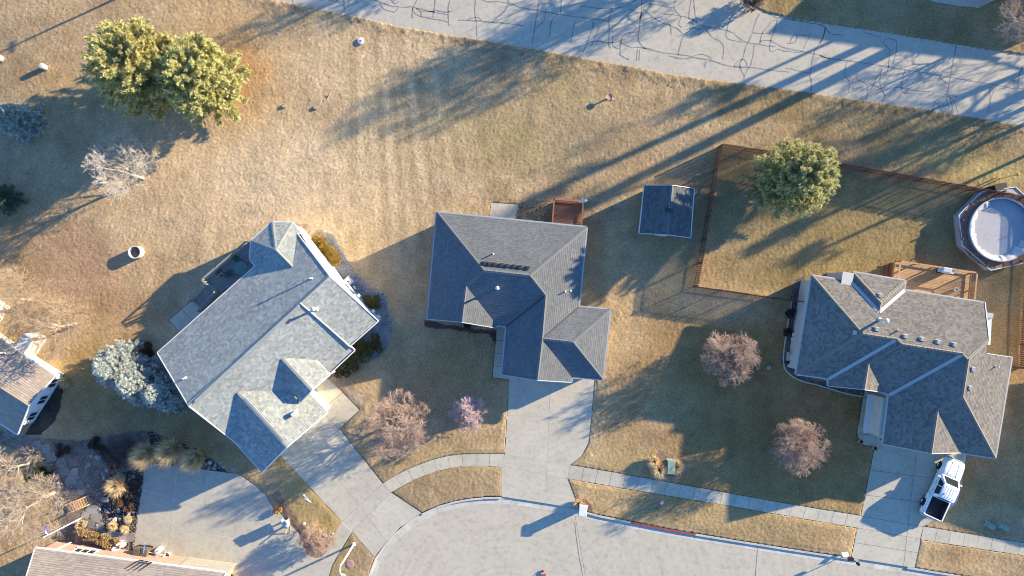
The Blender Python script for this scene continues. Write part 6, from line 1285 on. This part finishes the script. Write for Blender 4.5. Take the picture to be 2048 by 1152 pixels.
one('ladder_rack', 'white metal cart frame beside the white barrel', 'cart', P(317,1108,.02), [('frame', MB().bar((-.7,.35,.6),(.8,.2,.6),.05,.05).bar((-.7,-.35,.6),(.8,-.5,.6),.05,.05).bar((-.7,.35,.6),(-.7,-.35,.6),.05,.05).bar((.8,.2,.6),(.8,-.5,.6),.05,.05).bar((.1,.28,.6),(.1,-.42,.6),.05,.05), 'lamp'), ('leg', X_((-.68,.3,.3), (.05,.05,.6)), 'lamp'), ('leg', X_((.78,-.45,.3), (.05,.05,.6)), 'lamp'), ('leg', X_((-.68,-.3,.3), (.05,.05,.6)), 'lamp'), ('leg', X_((.78,.15,.3), (.05,.05,.6)), 'lamp'), ('handle', MB().bar((.5,.3,.65),(1.1,.75,1.0),.05,.05), 'metal')], -.1)
one('basket', 'white-rimmed brown basket right of the cart frame', 'basket', P(337,1108,.02), [('pot', L_([(.2,0),(.26,.3),(.28,.34),(.22,.34),(.18,.15)], (0,0,0), 14, True, False), 'pipe'), ('fill', L_([(.22,.25),(.02,.26)], (0,0,0), 12, False, True), 'binbrown')])
for px, py, s, lab in ((234,1094,.42,'white draped garden ornament against the brick wall'), (242,1084,.25,'small white ornament beside the draped one'), (249,1088,.22,'white ring planter in the dark bed by the court')):
    one('garden_ornament', lab, 'ornament', P(px, py), [('body', L_([(s*.9,0),(s,.25),(s*.7,.5),(s*.3,.6)], (0,0,0), 10), 'cloth'), ('top', L_([(s*.35,.6),(s*.3,.75),(.02,.8)], (0,0,0), 10), 'cloth')])
one('cart_shadow', 'black bars added to draw the shadow of the cart frame on the tan roof edge of the brick house', 'shadow', P(277,1128,2.78), [('frame', MB().bar((-1.3,-.45,.12),(.1,.35,.02),.07,.05).bar((-.1,-.70,.14),(1.2,.15,.02),.07,.05).bar((-1.3,-.45,.12),(-.1,-.70,.14),.07,.05).bar((.1,.35,.02),(1.2,.15,.02),.07,.05), 'black'), ('bar', MB().bar((-.9,-.53,.15),(.45,.28,.04),.05,.05), 'black'), ('bar', MB().bar((-.5,-.62,.15),(.82,.22,.04),.05,.05), 'black')])  # dark bars draw the cart frame's cast shadow as an object
pl = one('planter', 'dark round planter at the bottom edge of the court', 'planter', P(462,1158,.02), [('pot', L_([(.55,0),(.68,.4),(.7,.45),(.6,.45),(.55,.35)], (0,0,0), 18, True, False), 'ash'), ('soil', L_([(.6,.36),(.02,.38)], (0,0,0), 14, False, True), 'black')])
one('kick_scooter', 'little red toy scooter with white grips at the bottom of the street', 'toy', P(1087,1146,-.1), [('handlebar', T_([(-.22,.2,.62),(.22,.26,.62)], .035, 8), 'white'), ('stem', T_([(0,.22,.62),(0,.15,.1)], .03, 8), 'pinkpaint'), ('deck', MB().prism([(-.16,-.5),(.16,-.5),(.18,.05),(.1,.18),(-.1,.18),(-.18,.05)], .08, .14), 'redcurb'), ('wheel', T_([(-.05,.24,.1),(.05,.24,.1)], .1, 10), 'black'), ('rear_wheel', T_([(-.05,-.55,.1),(.05,-.55,.1)], .1, 10), 'black')], .2)
one('dropped_cloth', 'white scrap lying on the strip of lawn by the diagonal driveway', 'litter', P(616,999), [('scrap', MB().add([(-.35,.15,.07),(-.1,.22,.1),(.1,.0,.08),(.4,-.2,.1),(.35,-.3,.07),(0,-.1,.12),(-.3,.02,.06)], [(0,1,2,5,6),(2,3,4,5)]), 'cloth'), ('second_scrap', MB().add([(-.5,.5,.06),(-.3,.55,.08),(-.15,.3,.07),(-.3,.32,.1)], [(0,1,2,3)]), 'cloth')])
# lone utility pole past the top edge (its shadow crosses the upper left lawn)
one('utility_pole', 'wooden pole past the top edge throwing a thin shadow on the upper left lawn', 'pole', P(395,-78), [('pole', T_([(0,0,0),(0,0,5.4)], [.13,.09], 8), 'bark'), ('crossarm', X_((0,0,5.0), (.2,1.0,.12)), 'bark')])
one('utility_pole', 'thin dark pole at the top right under the grey bare tree', 'pole', P(2035,30), [('pole', T_([(0,0,0),(0,0,1.75)], [.05,.04], 8), 'black'), ('cap', L_([(.07,1.75),(.02,1.82)], (0,0,0), 8), 'metal')])
